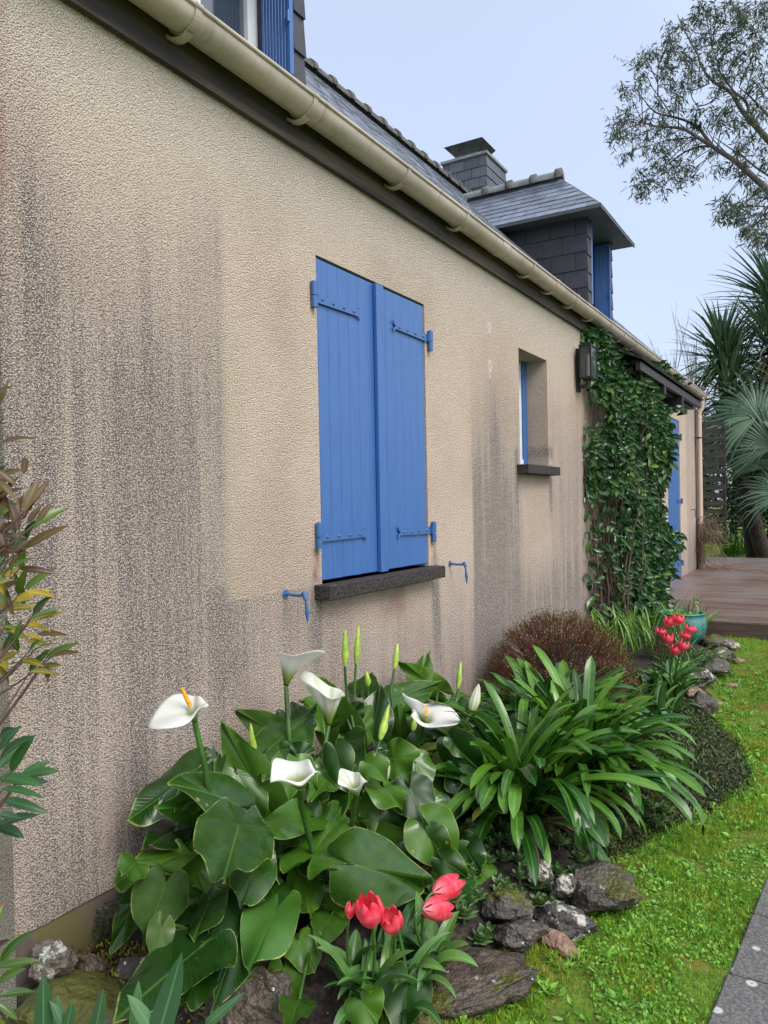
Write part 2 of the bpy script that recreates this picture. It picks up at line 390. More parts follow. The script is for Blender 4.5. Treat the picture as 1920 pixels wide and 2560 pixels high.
def leaf_mat(name, dark, light, rough=.28, edge=None, veins=0.0, spots=0.0, tr=.22, tips=None):
    """leaf surface: uv 'a' = (across -1..1, along 0..1); uv 'b' = (margin 0..1, random shade)"""
    M = Mat(name, rough, .5, .0); a, l = M.uv('a'); r_, sh = M.uv('b'); n = M.noise(26, 3)
    c = M.mix(dark, light, (sh*.75+n*.35).sm(.25, 1.0))
    if veins:
        v = ((l*1.0-a.abs()*.42)*veins).frac(); vn = (v-.5).abs().sm(.40, .5)
        mid = a.abs().sm(.035, .008)
        c = M.mix(c, tuple(min(1, q*1.9+.012) for q in light), (vn*.07+mid*.30)._m('MINIMUM', .6))
        M.bump(vn*-.5+n*.8, .22, .004)
    else:
        mid = a.abs().sm(.16, .03); c = M.mix(c, tuple(min(1, q*1.6+.01) for q in light), mid*.45)
    if edge: c = M.mix(c, edge, r_.sm(.968, .995)*n.sm(.35, .6)*.75)
    if spots:
        sv = M.vor(17); c = M.mix(c, (.40, .30, .03), sv.sm(.16, .08)*M.noise(4).sm(.55, .62)*spots)
    if tips: c = M.mix(c, tips, (l+n*.2).sm(.93, 1.06)*sh.sm(.3, .8))
    M.color(c); wet = M.noise(6.5, 2); M.rough(n*.16+wet.sm(.42, .62)*.24+(rough-.12)); M.translucent(c, tr); return M.m
CALLA = leaf_mat('calla_leaf', (.008, .038, .004), (.058, .145, .012), .23, (.30, .36, .08), 16, .6, .14)
CALLA_L = leaf_mat('calla_leaf_young', (.018, .075, .010), (.060, .165, .022), .26, (.45, .5, .15), 16, .8, .25)
CALLA_Y = leaf_mat('calla_leaf_yellowing', (.012, .045, .006), (.050, .105, .012), .28, (.34, .26, .05), 16, 1.0, .25)
STALK = simple('calla_stalk_green', (.035, .10, .015), .3, .35, 12, .1)
AGAP = leaf_mat('agapanthus_leaf', (.014, .072, .007), (.100, .24, .022), .25, None, 0, 0, .18)
TULEAF = leaf_mat('tulip_leaf', (.030, .10, .022), (.12, .26, .050), .3, (.18, .28, .10), 0, 0, .15)
IRISM = leaf_mat('iris_blade', (.030, .085, .035), (.075, .17, .07), .45, (.12, .22, .12), 0, 0, .15)
GRASSY = leaf_mat('crocosmia_blade', (.06, .15, .02), (.18, .36, .05), .4, None, 0, 0, .3)
def spathe_mat():
    M = Mat('white_spathe', .36, .4); a, l = M.uv('a'); r_, sh = M.uv('b'); n = M.noise(30, 3); st = (a*26+n*2.0).sin()
    c = M.mix((.82, .82, .79), (.70, .74, .64), st.sm(.2, 1.0)*.28); g = (l*1.0+sh*.0)
    c = M.mix((.20, .30, .03), c, g.sm(.10, .66)); c = M.mix(c, (.10, .20, .02), g.sm(.18, .0)); c = M.mix(c, (.34, .42, .06), sh*((1-r_)*.0+st.sm(-.2, .8)*.75+.15))
    M.color(c); M.bump(st*.5+n, .12, .004); M.translucent(c, .42); return M.m
SPATHE = spathe_mat(); SPADIX = simple('orange_spadix', (.80, .33, .01), .7, .15, 90, .5)
BUDG = simple('green_calla_bud', (.30, .44, .06), .4, .25, 25, .15)
def tulip_mat():
    M = Mat('pink_red_petal', .32, .4); a, l = M.uv('a'); r_, sh = M.uv('b'); n = M.noise(45, 3)
    c = M.mix((.80, .038, .075), (.86, .14, .20), n.sm(.35, .7)); c = M.mix((.75, .30, .32), c, (l+n*.3).sm(.08, .52)); c = M.mix(c, (.66, .02, .04), a.abs().sm(.7, 1.0)*.2)
    M.color(c); M.bump(((a*30).sin()*.4+n), .12, .003); M.translucent(c, .28); return M.m
TULIP = tulip_mat()
def rock_mat(name, base, base2, moss=.0, lich=.3, gloss=.45, lc=(.42, .42, .38), spots=.3):
    M = Mat(name, gloss, .45); nx, ny, nz = M.normal(); n = M.noise(9, 6, None, .65); n2 = M.noise(55, 4); n3 = M.noise(4, 4)
    c = M.mix(base, base2, n.sm(.35, .68)); c = M.mix(c, tuple(v*.45 for v in base), n2.sm(.5, .75)*.7)
    c = M.mix(c, lc, M.noise(13, 5, None, .7).sm(.66-lich*.3, .72-lich*.3)*.9)
    c = M.mix(c, (.50, .50, .45), M.vor(30).sm(.16, .11)*M.noise(7).sm(.62-spots*.3, .66-spots*.3))
    ms = (n3+nz*.18+n2*.12)
    c = M.mix(c, M.mix((.030, .042, .008), (.10, .095, .012), n2), ms.sm(.86-moss*.4, .93-moss*.4))
    M.color(c); M.rough(n*.35+(gloss-.15)); M.bump(n+n2*.5, .9, .03); return M.m
ROCKS = {
 'dark': rock_mat('dark_wet_rock', (.036, .030, .025), (.095, .080, .066), .34, .0, .34, spots=.45),
 'lichen': rock_mat('lichen_crusted_rock', (.040, .036, .034), (.085, .075, .068), .1, .5, .55, (.46, .44, .38), .5),
 'pale': rock_mat('pale_lichen_rock', (.060, .050, .042), (.15, .12, .10), .3, .42, .65, (.42, .43, .38), .2),
 'pink': rock_mat('pinkish_rock', (.17, .10, .07), (.32, .22, .155), .05, .15, .6, (.55, .48, .40), .1),
 'moss': rock_mat('moss_covered_rock', (.07, .06, .045), (.13, .11, .08), .75, .1, .7, spots=.0),
 'brown': rock_mat('brown_rock', (.045, .035, .026), (.115, .088, .066), .28, .08, .36, spots=.35)}
def soil_mat():
    M = Mat('ground_soil_and_moss', .85, .3); x, y, z = M.pos(); a, l = M.uv('a'); n = M.noise(38, 5, None, .65); n2 = M.noise(5, 4); p = M.vor(60)
    soil = M.mix((.014, .011, .009), (.055, .043, .034), n.sm(.35, .7)); soil = M.mix(soil, (.20, .18, .15), p.sm(.2, .1)*M.noise(20).sm(.6, .66))
    lawn = M.mix((.06, .11, .012), (.13, .21, .018), n.sm(.3, .7)); lawn = M.mix(lawn, (.14, .13, .018), n2.sm(.52, .65)*.8); lawn = M.mix(lawn, (.10, .055, .02), M.noise(9, 3).sm(.62, .70)*.6)
    M.color(M.mix(soil, lawn, (a+(n-.5)*.35).sm(.4, .6))); M.bump(n+n2*.3, .8, .02); return M.m
GROUND = soil_mat()
def slab_mat():
    M = Mat('path_slab_concrete', .7, .4); n = M.noise(120, 4); n2 = M.noise(6, 4); v = M.vor(9.5); v2 = M.vor(34)
    c = M.mix((.075, .073, .072), (.16, .155, .15), n.sm(.35, .7)); c = M.mix(c, (.05, .05, .04), n2.sm(.5, .7)*.5)
    c = M.mix(c, (.42, .43, .40), (v+n*.07-.035).sm(.17, .12)*v.sm(.02, .05)*M.noise(3.1).sm(.42, .47)); c = M.mix(c, (.5, .5, .47), v2.sm(.14, .09)*M.noise(5).sm(.6, .64))
    M.color(c); M.bump(n, .5, .004); return M.m
SLAB = slab_mat()
def deck_mat():
    M = Mat('wet_grooved_decking', .3, .5); x, y, z = M.pos(); i = M.island(); n = M.noise(1, 5, M.vec(x*2.2, y*45, z*5), .6); n2 = M.noise(1.1, 3)
    gr = (y*2*math.pi/.0235).sin(); c = M.mix((.12, .066, .05), (.27, .185, .15), n.sm(.3, .7)); c = M.mix(c, (.028, .020, .018), (y/.06).frac().sm(.80, .9)*.8); c = M.mix(c, (.055, .035, .03), i*.5); c = M.mix(c, (.19, .17, .165), n2.sm(.42, .62)*.6)
    M.color(c); M.rough(n2*.35+.16); M.bump((y*2*math.pi/.0235).sin()*.5+n*.3, .5, .004); return M.m
DECK = deck_mat(); DECKSIDE = simple('deck_fascia_timber', (.075, .048, .036), .5, .3, 1, .3, stretch=(3, 3, 25))
def pot_mat():
    M = Mat('turquoise_glaze', .25, .5); n = M.noise(10, 4); M.color(M.mix((.025, .115, .11), (.06, .21, .195), n.sm(.35, .7))); M.rough(n*.3+.15); M.bump(n, .1, .004); return M.m
POT = pot_mat()
TWIG = simple('brown_twig', (.075, .045, .030), .8, .35, 20, .3); REDTWIG = simple('red_brown_twig', (.11, .032, .020), .75, .4, 20, .2)
BARK = simple('eucalyptus_bark', (.085, .068, .058), .8, .35, 5, .4); GREYTWIG = simple('bare_grey_twig', (.16, .13, .13), .85, .2, 9, 0)
PALMBARK = simple('fibrous_palm_trunk', (.035, .026, .020), .95, .6, 1, .9, stretch=(30, 30, 14)); DRY = simple('dry_straw_leaf', (.16, .10, .060), .8, .4, 20, .3)
def foliage(name, dark, light, rough=.4, tr=.25, patch=None):
    M = Mat(name, rough, .4); i = M.island(); n = M.noise(1.2, 2); c = M.mix(dark, light, (i*.7+n*.5).sm(.2, .95))
    if patch: c = M.mix(c, patch, M.noise(3.3, 3).sm(.50, .64)*.75)
    M.color(c); M.translucent(c, tr); return M.m
EUC = foliage('eucalyptus_leaf', (.025, .048, .022), (.10, .13, .06), .4, .2)
HEDGE = foliage('dark_hedge_leaf', (.008, .022, .008), (.040, .075, .020), .4, .1); HEDGE_P = foliage('reddish_hedge_leaf', (.05, .03, .025), (.20, .13, .10), .5, .2)
VINE = leaf_mat('glossy_vine_leaf', (.007, .036, .010), (.038, .110, .024), .24, None, 0, 0, .12)
VINE_Y = leaf_mat('young_vine_leaf', (.07, .15, .03), (.16, .27, .05), .3, None, 0, 0, .2)
CORD = foliage('cordyline_blade', (.030, .075, .034), (.16, .25, .14), .38, .12); FAN = foliage('fan_palm_segment', (.045, .10, .060), (.17, .27, .18), .35, .15)
LANCE_G = leaf_mat('shrub_leaf_green', (.030, .085, .012), (.10, .17, .020), .35, None, 0, 0, .2, (.20, .05, .03))
LANCE_R = leaf_mat('shrub_leaf_bronze', (.060, .026, .012), (.11, .075, .02), .34, None, 0, 0, .2, (.14, .03, .02))
LANCE_Y = leaf_mat('shrub_leaf_yellowing', (.16, .14, .012), (.42, .30, .02), .4, None, 0, 0, .25)
OLEA = leaf_mat('oleander_leaf', (.014, .058, .014), (.040, .125, .030), .45, None, 0, 0, .15)
TIPG = foliage('yellow_green_tips', (.07, .10, .012), (.22, .27, .03), .6, .2); SUCC = foliage('succulent_leaf', (.045, .105, .035), (.17, .28, .095), .35, .1)
MATG = foliage('dark_ground_cover_leaf', (.014, .030, .008), (.085, .115, .030), .5, .1)
BLADE = foliage('lawn_blade', (.075, .20, .012), (.25, .46, .03), .45, .3, (.34, .30, .03)); CLOV = foliage('clover_leaf', (.09, .25, .025), (.24, .48, .065), .5, .3); MOSSM = foliage('moss_tuft', (.10, .12, .008), (.32, .32, .02), .8, .1, (.20, .12, .03))

# ================================================================ ground
def border(y):      # x of the bed's edge
    return np.interp(y, [1.2, 1.5, 1.9, 2.15, 2.6, 3.0, 3.4, 3.75, 4.2, 4.7, 5.2, 6.6, 7.5, 7.9], [-.4, .62, .95, 1.03, 1.16, 1.2, 1.28, 1.44, 1.6, 1.5, 1.25, 1.12, 1.08, .9])
def hz(x, y):
    x = np.asarray(x, float); y = np.asarray(y, float)
    rise = np.clip((y-3.5)/4.2, 0, 1); base = .17*rise*rise*(3-2*rise)
    t = np.clip((border(y)-x)/.22, 0, 1)*(x > -.3)*(y < 7.7)*(y > 1.2); bed = .10*t*t*(3-2*t)*(1-.5*rise)
    return base+bed+.008*np.sin(x*9+y*3)+.006*np.sin(y*11-x*5)
def axis_(lo, hi, step, far):
    a = list(np.arange(lo, hi+1e-6, step)); s = step; q = hi; b = []
    while q < far: s *= 1.5; q += s; b.append(q)
    s = step; q = lo; c = []
    while q > -far: s *= 1.5; q -= s; c.append(q)
    return np.array(c[::-1]+a+b)
gx = axis_(-.5, 2.6, .05, 420); gy = axis_(.6, 8.2, .06, 420)
GX, GY = np.meshgrid(gx, gy, indexing='ij'); P = np.stack([GX, GY, hz(GX, GY)], -1)
uvg = np.zeros(P.shape[:2]+(2,)); inbed = (GX < border(GY)) & (GY < 7.7) & (GY > .9) & (GX > -.4)
uvg[..., 0] = np.where(inbed, 0.0, 1.0); uvg[..., 1] = .5
# beyond the deck a strip of bare soil before the far lawn
uvg[..., 0] = np.where((GY > 15.5) & (GY < 17.6) & (GX < 3), 0.0, uvg[..., 0])
g = MB(); g.grid(P[::-1], uv=uvg[::-1]); tag(g.build('ground', GROUND), kind='structure')

# ================================================================ house
H = thing('house', 'beige roughcast house with blue shutters, slate roof and slate-clad dormers', 'house', (0, 1.3, 0))
Y0, Y1, ZT = 1.30, 13.40, 3.03
w = MB()
def wall_rect(y0, y1, z0, z1, x=0.):
    if y1-y0 < 1e-4 or z1-z0 < 1e-4: return
    w.add([(x, y0, z0), (x, y1, z0), (x, y1, z1), (x, y0, z1)], [(0, 1, 2, 3)])
ops = [(2.812, 3.852, 1.10, 2.572, .14), (5.325, 5.955, 1.70, 2.575, .30), (10.9, 11.82, .30, 2.585, .12)]
ys = sorted({Y0, Y1, *[o[0] for o in ops], *[o[1] for o in ops]})
for a, b in zip(ys[:-1], ys[1:]):
    m_ = (a+b)/2; z = .25; hit = [o for o in ops if o[0] < m_ < o[1]]
    if hit: wall_rect(a, b, z, hit[0][2]); wall_rect(a, b, hit[0][3], ZT)
    else: wall_rect(a, b, z, ZT)
for y0, y1, z0, z1, d in ops:                         # reveals
    w.add([(0, y0, z0), (0, y0, z1), (-d, y0, z1), (-d, y0, z0)], [(0, 3, 2, 1)])
    w.add([(0, y1, z0), (0, y1, z1), (-d, y1, z1), (-d, y1, z0)], [(0, 1, 2, 3)])
    w.add([(0, y0, z1), (0, y1, z1), (-d, y1, z1), (-d, y0, z1)], [(0, 1, 2, 3)])
    w.add([(0, y0, z0), (0, y1, z0), (-d, y1, z0), (-d, y0, z0)], [(3, 2, 1, 0)])
    w.add([(-d-.05, y0, z0), (-d-.05, y1, z0), (-d-.05, y1, z1), (-d-.05, y0, z1)], [(0, 1, 2, 3)])
DP = 6.7                                              # house depth
for yy, fl in ((Y0, 0), (Y1, 1)):                     # gables
    v = [(0, yy, .0), (-DP, yy, .0), (-DP, yy, ZT), (-DP/2, yy, ZT+DP/2), (0, yy, ZT)]
    w.add(v, [(0, 1, 2, 3, 4)] if not fl else [(4, 3, 2, 1, 0)])
w.add([(-DP, Y0, 0), (-DP, Y1, 0), (-DP, Y1, ZT), (-DP, Y0, ZT)], [(3, 2, 1, 0)])
w.build('wall', WALL, H)
p = MB(); p.add([(-.006, Y0+.004, -.1), (-.006, Y1-.3, -.1), (-.006, Y1-.3, .252), (-.006, Y0+.004, .252)], [(0, 1, 2, 3)]); p.build('plinth', PLINTH, H)
# fascia with the eaves soffit
fb = MB(); fb.box((.003, Y0-.25, 2.985), (.028, Y1+.12, 3.18)); fb.box((-.10, Y0-.25, 3.06), (.003, Y0-.001, 3.10)); fb.build('fascia_board', FASC, H)
# main roof
sl = 1.0; RZ = 3.11+.15+DP/2; rx = -DP/2; e0 = .13
def roof_z(x): return 3.115+(.15-x)
r_ = MB(); L = (e0-rx)*math.sqrt(2)
ya, yb = Y0-.25, Y1+.12
slates(r_, (e0, ya, roof_z(e0)), (0, 1, 0), (-1, 0, 1), [(0, 0), (yb-ya, 0), (yb-ya, L), (0, L)], .22, .115, .0012, .004, 3)
r_.add([(e0, ya, roof_z(e0)-.03), (e0, yb, roof_z(e0)-.03), (rx, yb, roof_z(rx)-.03), (rx, ya, roof_z(rx)-.03), (2*rx-e0, yb, roof_z(e0)-.03), (2*rx-e0, ya, roof_z(e0)-.03)], [(0, 1, 2, 3), (3, 2, 4, 5)])
r_.add([(e0, ya, roof_z(e0)), (e0, ya, roof_z(e0)-.14), (rx, ya, roof_z(rx)-.14), (rx, ya, roof_z(rx)), (2*rx-e0, ya, roof_z(e0)-.14), (2*rx-e0, ya, roof_z(e0))], [(0, 3, 2, 1), (3, 5, 4, 2)])
roof = r_.build('roof', SLATE_ROOF, H)
def ridge_tiles(parent, a, b, rad, n, tile_mat, collar_mat):
    a = np.array(a, float); b = np.array(b, float); d = (b-a)/n; u = unit(d); side = unit(np.cross(u, (0, 0, 1)))
    for i in range(n):
        m_ = MB(); s0 = a+d*i; s1 = a+d*(i+1)
        def arc(c, r2): return [c+side*r2*math.cos(t)+np.array([0, 0, 1.])*r2*math.sin(t) for t in np.linspace(-.25, math.pi+.25, 9)]
        rows = [arc(s0-u*.005, rad), arc(s0+d*.5, rad*1.0), arc(s1, rad*.98)]
        m_.grid(np.array(rows), 0); k = s1
        rows = [arc(k-u*.05, rad*.95), arc(k-u*.048, rad*1.30), arc(k+u*.02, rad*1.34), arc(k+u*.022, rad*.95)]
        m_.grid(np.array(rows), 1, False); m_.build('ridge_tile', [tile_mat, collar_mat], parent)
ridge_tiles(roof, (rx, ya, roof_z(rx)+.015), (rx, yb, roof_z(rx)+.015), .085, 31, RIDGE, RIDGE)
# gutter along the eaves, brackets, end cap and downpipe
gc, gz, gr = .100, 3.13, .065
def gutter_part(y0, y1, rad, nm, mat, parent, lip=True, th=.003, a0=0., a1=math.pi):
    m_ = MB(); A = np.linspace(a0, -a1, 17); n = max(2, int((y1-y0)/.5)+1); yy = np.linspace(y0, y1, n)
    P = np.array([[(gc+rad*math.cos(t), y, gz+rad*math.sin(t)) for t in A] for y in yy]); m_.grid(P)
    P2 = np.array([[(gc+(rad-th)*math.cos(t), y, gz+(rad-th)*math.sin(t)) for t in A] for y in yy]); m_.grid(P2[::-1])
    for Pq, rev in ((0, 0), (-1, 1)):
        m_.grid(np.array([P[Pq], P2[Pq]])[::1 if rev else -1], smooth=False)
    m_.grid(np.array([[P[i, 0], P2[i, 0]] for i in range(n)]), smooth=False)
    if lip: m_.tube([(gc+rad+.001, y, gz+.004) for y in yy], .009, 10)
    return m_.build(nm, mat, parent)
GU = gutter_part(ya, yb+.02, gr, 'gutter', GUT, H)
cy = [1.42, 1.93, 2.60, 3.40, 4.11, 5.24, 5.76, 6.28, 6.84, 7.38, 7.9, 8.42, 8.95, 9.5, 10.05, 10.6, 11.15, 11.7, 12.2, 12.7, 13.1]
for c in cy:
    m_ = MB(); A = np.linspace(.22, -math.pi-.0, 18)
    prof = [(-.014, .0015), (-.014, .006), (.014, .006), (.014, .0015)]
    P = np.array([[(gc+(gr+q)*math.cos(t), c+dy, gz+(gr+q)*math.sin(t)) for t in A] for dy, q in prof]); m_.grid(P, smooth=False)
    A2 = np.linspace(-1.2, -math.pi, 10)      # deeper saddle at the back of the bracket
    P = np.array([[(gc+(gr+q*(1+1.6*max(0, -t-1.2)))*math.cos(t), c+dy, gz+(gr+q*(1+1.6*max(0, -t-1.2)))*math.sin(t)) for t in A2] for dy, q in ((-.016, .0065), (-.016, .011), (.016, .011), (.016, .0065))]); m_.grid(P, smooth=False)
    m_.tube([(gc+gr+.001, c-.015, gz+.004), (gc+gr+.001, c+.015, gz+.004)], .0125, 10)
    m_.build('gutter_bracket', GUT, GU)
gutter_part(4.66, 4.78, gr+.0035, 'gutter_joint', GUT, GU, False)
dp = MB(); dx, dy = .105, 13.25
dp.tube([(dx, dy, 3.10), (dx, dy, 2.96), (dx, dy, 2.93), (.062, dy, 2.83), (.06, dy, 2.78), (.06, dy, .55), (.06, dy, .33)], .042, 16)
for zc in (2.99, 2.86, 2.74): dp.tube([(dx if zc > 2.9 else .062, dy, zc-.02), (dx if zc > 2.9 else .062, dy, zc+.02)], .0455, 16)
DPO = dp.build('downpipe', PIPE, H)
k = MB(); k.tube([(.06, dy, 2.42), (.06, dy, 2.44)], .0465, 16); k.box((0, dy-.07, 2.425), (.02, dy-.045, 2.437)); k.box((.0, dy-.06, 2.428), (.06, dy-.046, 2.434)); k.build('pipe_clip', IRON, DPO)
vt = MB(); vt.tube([(.02, 13.17, .34), (.02, 13.16, 1.5), (.02, 13.17, 3.0)], .008, 6); vt.build('cable', IRON, H)

# shutters ------------------------------------------------------
def strap(parent, ypin, ytip, z, big=1.0):
    m_ = MB(); s_ = 1 if ytip > ypin else -1; h = .021*big; x0, x1 = .001, .007
    L_ = abs(ytip-ypin); pts = []
    yt = ypin+s_*L_*.94
    P0 = [(ypin, z-h), (yt, z-h*.74), (yt, z+h*.74), (ypin, z+h)]
    V = [(x1, a, b) for a, b in P0]+[(x0, a, b) for a, b in P0]; m_.add(V, [(0, 1, 2, 3), (0, 4, 5, 1), (1, 5, 6, 2), (2, 6, 7, 3), (3, 7, 4, 0)])
    for q in (-1, 1):
        c1 = [(yt-s_*.004, z+q*h*.74), (yt-s_*.004, z+q*h*.05), (yt+s_*.014, z+q*h*.45), (ypin+s_*L_, z+q*h*1.35), (ypin+s_*L_*.985, z+q*h*1.5), (yt+s_*.004, z+q*h*.95)]
        n_ = len(c1); V = [(x1-.0004, a, b) for a, b in c1]+[(x0, a, b) for a, b in c1]; m_.add(V, [(0, 1, 2, 5), (5, 2, 3, 4)]+[(i_, (i_+1) % n_, (i_+1) % n_+n_, i_+n_) for i_ in range(n_)])
    for i in range(4):
        yy_ = ypin+s_*L_*(.13+.235*i)
        ring = []; 
        for rr_, xx in ((.0085, x1), (.007, x1+.004), (.0035, x1+.0065), (.0002, x1+.007)):
            ring.append([(xx, yy_+rr_*math.cos(t), z+rr_*math.sin(t)) for t in np.linspace(0, 2*math.pi, 9)])
        m_.grid(np.array(ring)[:, ::-1])
    zz = z+(.0 if s_ > 0 else -.02)
    yk = ypin-s_*.024
    m_.tube([(.014, yk, zz-.05), (.014, yk, zz+.0)], .016, 12); m_.tube([(.014, yk, zz+.003), (.014, yk, zz+.062)], .016, 12); m_.tube([(.014, yk, zz+.062), (.014, yk, zz+.068)], [.014, .006], 10)
    m_.box((.004, min(yk, ypin), z-h), (.016, max(yk, ypin), z+h))
    return m_.build('strap_hinge', BLUE_HW, parent)
def shutter_leaf(y0, y1, z0, z1, boards, xf=-.006, xb=-.034):
    m_ = MB(); wd = (y1-y0)/boards
    for i in range(boards): m_.box((xb, y0+i*wd+.0012, z0+random.uniform(-.001, .001)), (xf, y0+(i+1)*wd-.0012, z1), 0, .0028)
    return m_
lf = shutter_leaf(2.822, 3.335, 1.114, 2.562, 6); SHL = lf.build('shutter', BLUE, H); 
rf = shutter_leaf(3.338, 3.846, 1.116, 2.562, 6); SHR = rf.build('shutter', BLUE, H)
bb = MB(); bb.box((-.005, 3.302, 1.110), (.020, 3.372, 2.560), 0, .004)
for zz in (1.19, 1.45, 1.75, 2.1, 2.4): bb.box((.0195, 3.35, zz), (.0215, 3.356, zz+.006))
bb.build('closing_strip', BLUE, SHR)
strap(SHL, 2.80, 3.17, 2.378); strap(SHL, 2.80, 3.19, 1.310); strap(SHR, 3.868, 3.49, 2.386); strap(SHR, 3.868, 3.50, 1.302)
s_ = MB(); s_.box((-.14, 2.752, 1.035), (.085, 3.892, 1.100), 0, .004); s_.build('window_sill', SILL, H)
s_ = MB(); s_.box((-.25, 5.25, 1.655), (.09, 5.976, 1.722), 0, .004); s_.build('window_sill', SILL, H)
for yb_, zb_ in ((2.545, 1.085), (4.12, 1.092)):      # shutter stops
    m_ = MB(); m_.tube([(.0, yb_, zb_), (.006, yb_, zb_)], .017, 12); m_.tube([(.004, yb_, zb_), (.05, yb_+.004, zb_-.004), (.095, yb_+.006, zb_-.004)], .0065, 8)
    m_.tube([(.09, yb_+.006, zb_+.012), (.102, yb_+.006, zb_-.02)], .010, 8)
    m_.tube([(.098, yb_+.006, zb_-.005), (.100, yb_+.012, zb_-.045), (.103, yb_+.012, zb_-.075), (.104, yb_+.012, zb_-.118)], [.0045, .006, .010, .0015], 8)
    m_.build('shutter_stop', BLUE_HW, H)
# small window
m_ = MB(); m_.box((-.186, 5.872, 1.722), (-.17, 5.953, 2.574), 0, .002); WF = m_.build('window', BLUE, H)
m_ = MB(); m_.box((-.235, 5.37, 1.724), (-.188, 5.95, 2.57), 0, .002); m_.box((-.187, 5.80, 1.728), (-.175, 5.868, 1.79), 0, .002); m_.build('sash', WHITE, WF)
m_ = MB(); m_.box((-.1875, 5.46, 1.82), (-.1865, 5.78, 2.5)); m_.build('pane', GLASSM, WF)
# door with its blue leaves near the far end
m_ = shutter_leaf(10.92, 11.81, .335, 2.58, 10, -.01, -.05); DR = m_.build('door', BLUE, H)
for zz in (.52, 1.42, 2.36):
    q = MB(); q.box((-.008, 11.60, zz-.02), (.004, 11.84, zz+.02)); q.tube([(.014, 11.86, zz-.04), (.014, 11.86, zz+.04)], .016, 8); q.build('hinge', BLUE_HW, DR)
q = MB(); q.tube([(0, 12.75, 1.28), (.05, 12.75, 1.28)], .007, 6); q.tube([(.05, 12.70, 1.285), (.05, 12.82, 1.28), (.05, 12.79, 1.17)], .006, 6); q.build('shutter_stop', IRON, H)
# canopy over the door
CN = MB()
CN.obox((.395, 9.2, 2.705), (.022, 0, 0), (0, 1.81, 0), (0, 0, .045)); CN.obox((.30, 9.2, 2.672), (.035, 0, 0), (0, 1.75, 0), (0, 0, .028))
slates(CN, (.44, 7.35, 2.755), (0, 1, 0), (-.44, 0, .20), [(0, 0), (3.7, 0), (3.7, .46), (0, .46)], .2, .11, .014, .006, 8)
CN.add([(.43, 7.35, 2.74), (.43, 11.05, 2.74), (.0, 11.05, 2.935), (.0, 7.35, 2.935)], [(0, 3, 2, 1)])
for yy in (8.55, 9.62): 
    CN.obox((.21, yy, 2.61), (.21, 0, 0), (0, .045, 0), (0, 0, .045)); CN.obox((.17, yy, 2.44), (.13, 0, .16), (0, .035, 0), (-.03, 0, .026)); CN.obox((.04, yy, 2.42), (.037, 0, 0), (0, .045, 0), (0, 0, .24))
CN.build('door_canopy', BLACKWOOD, H)

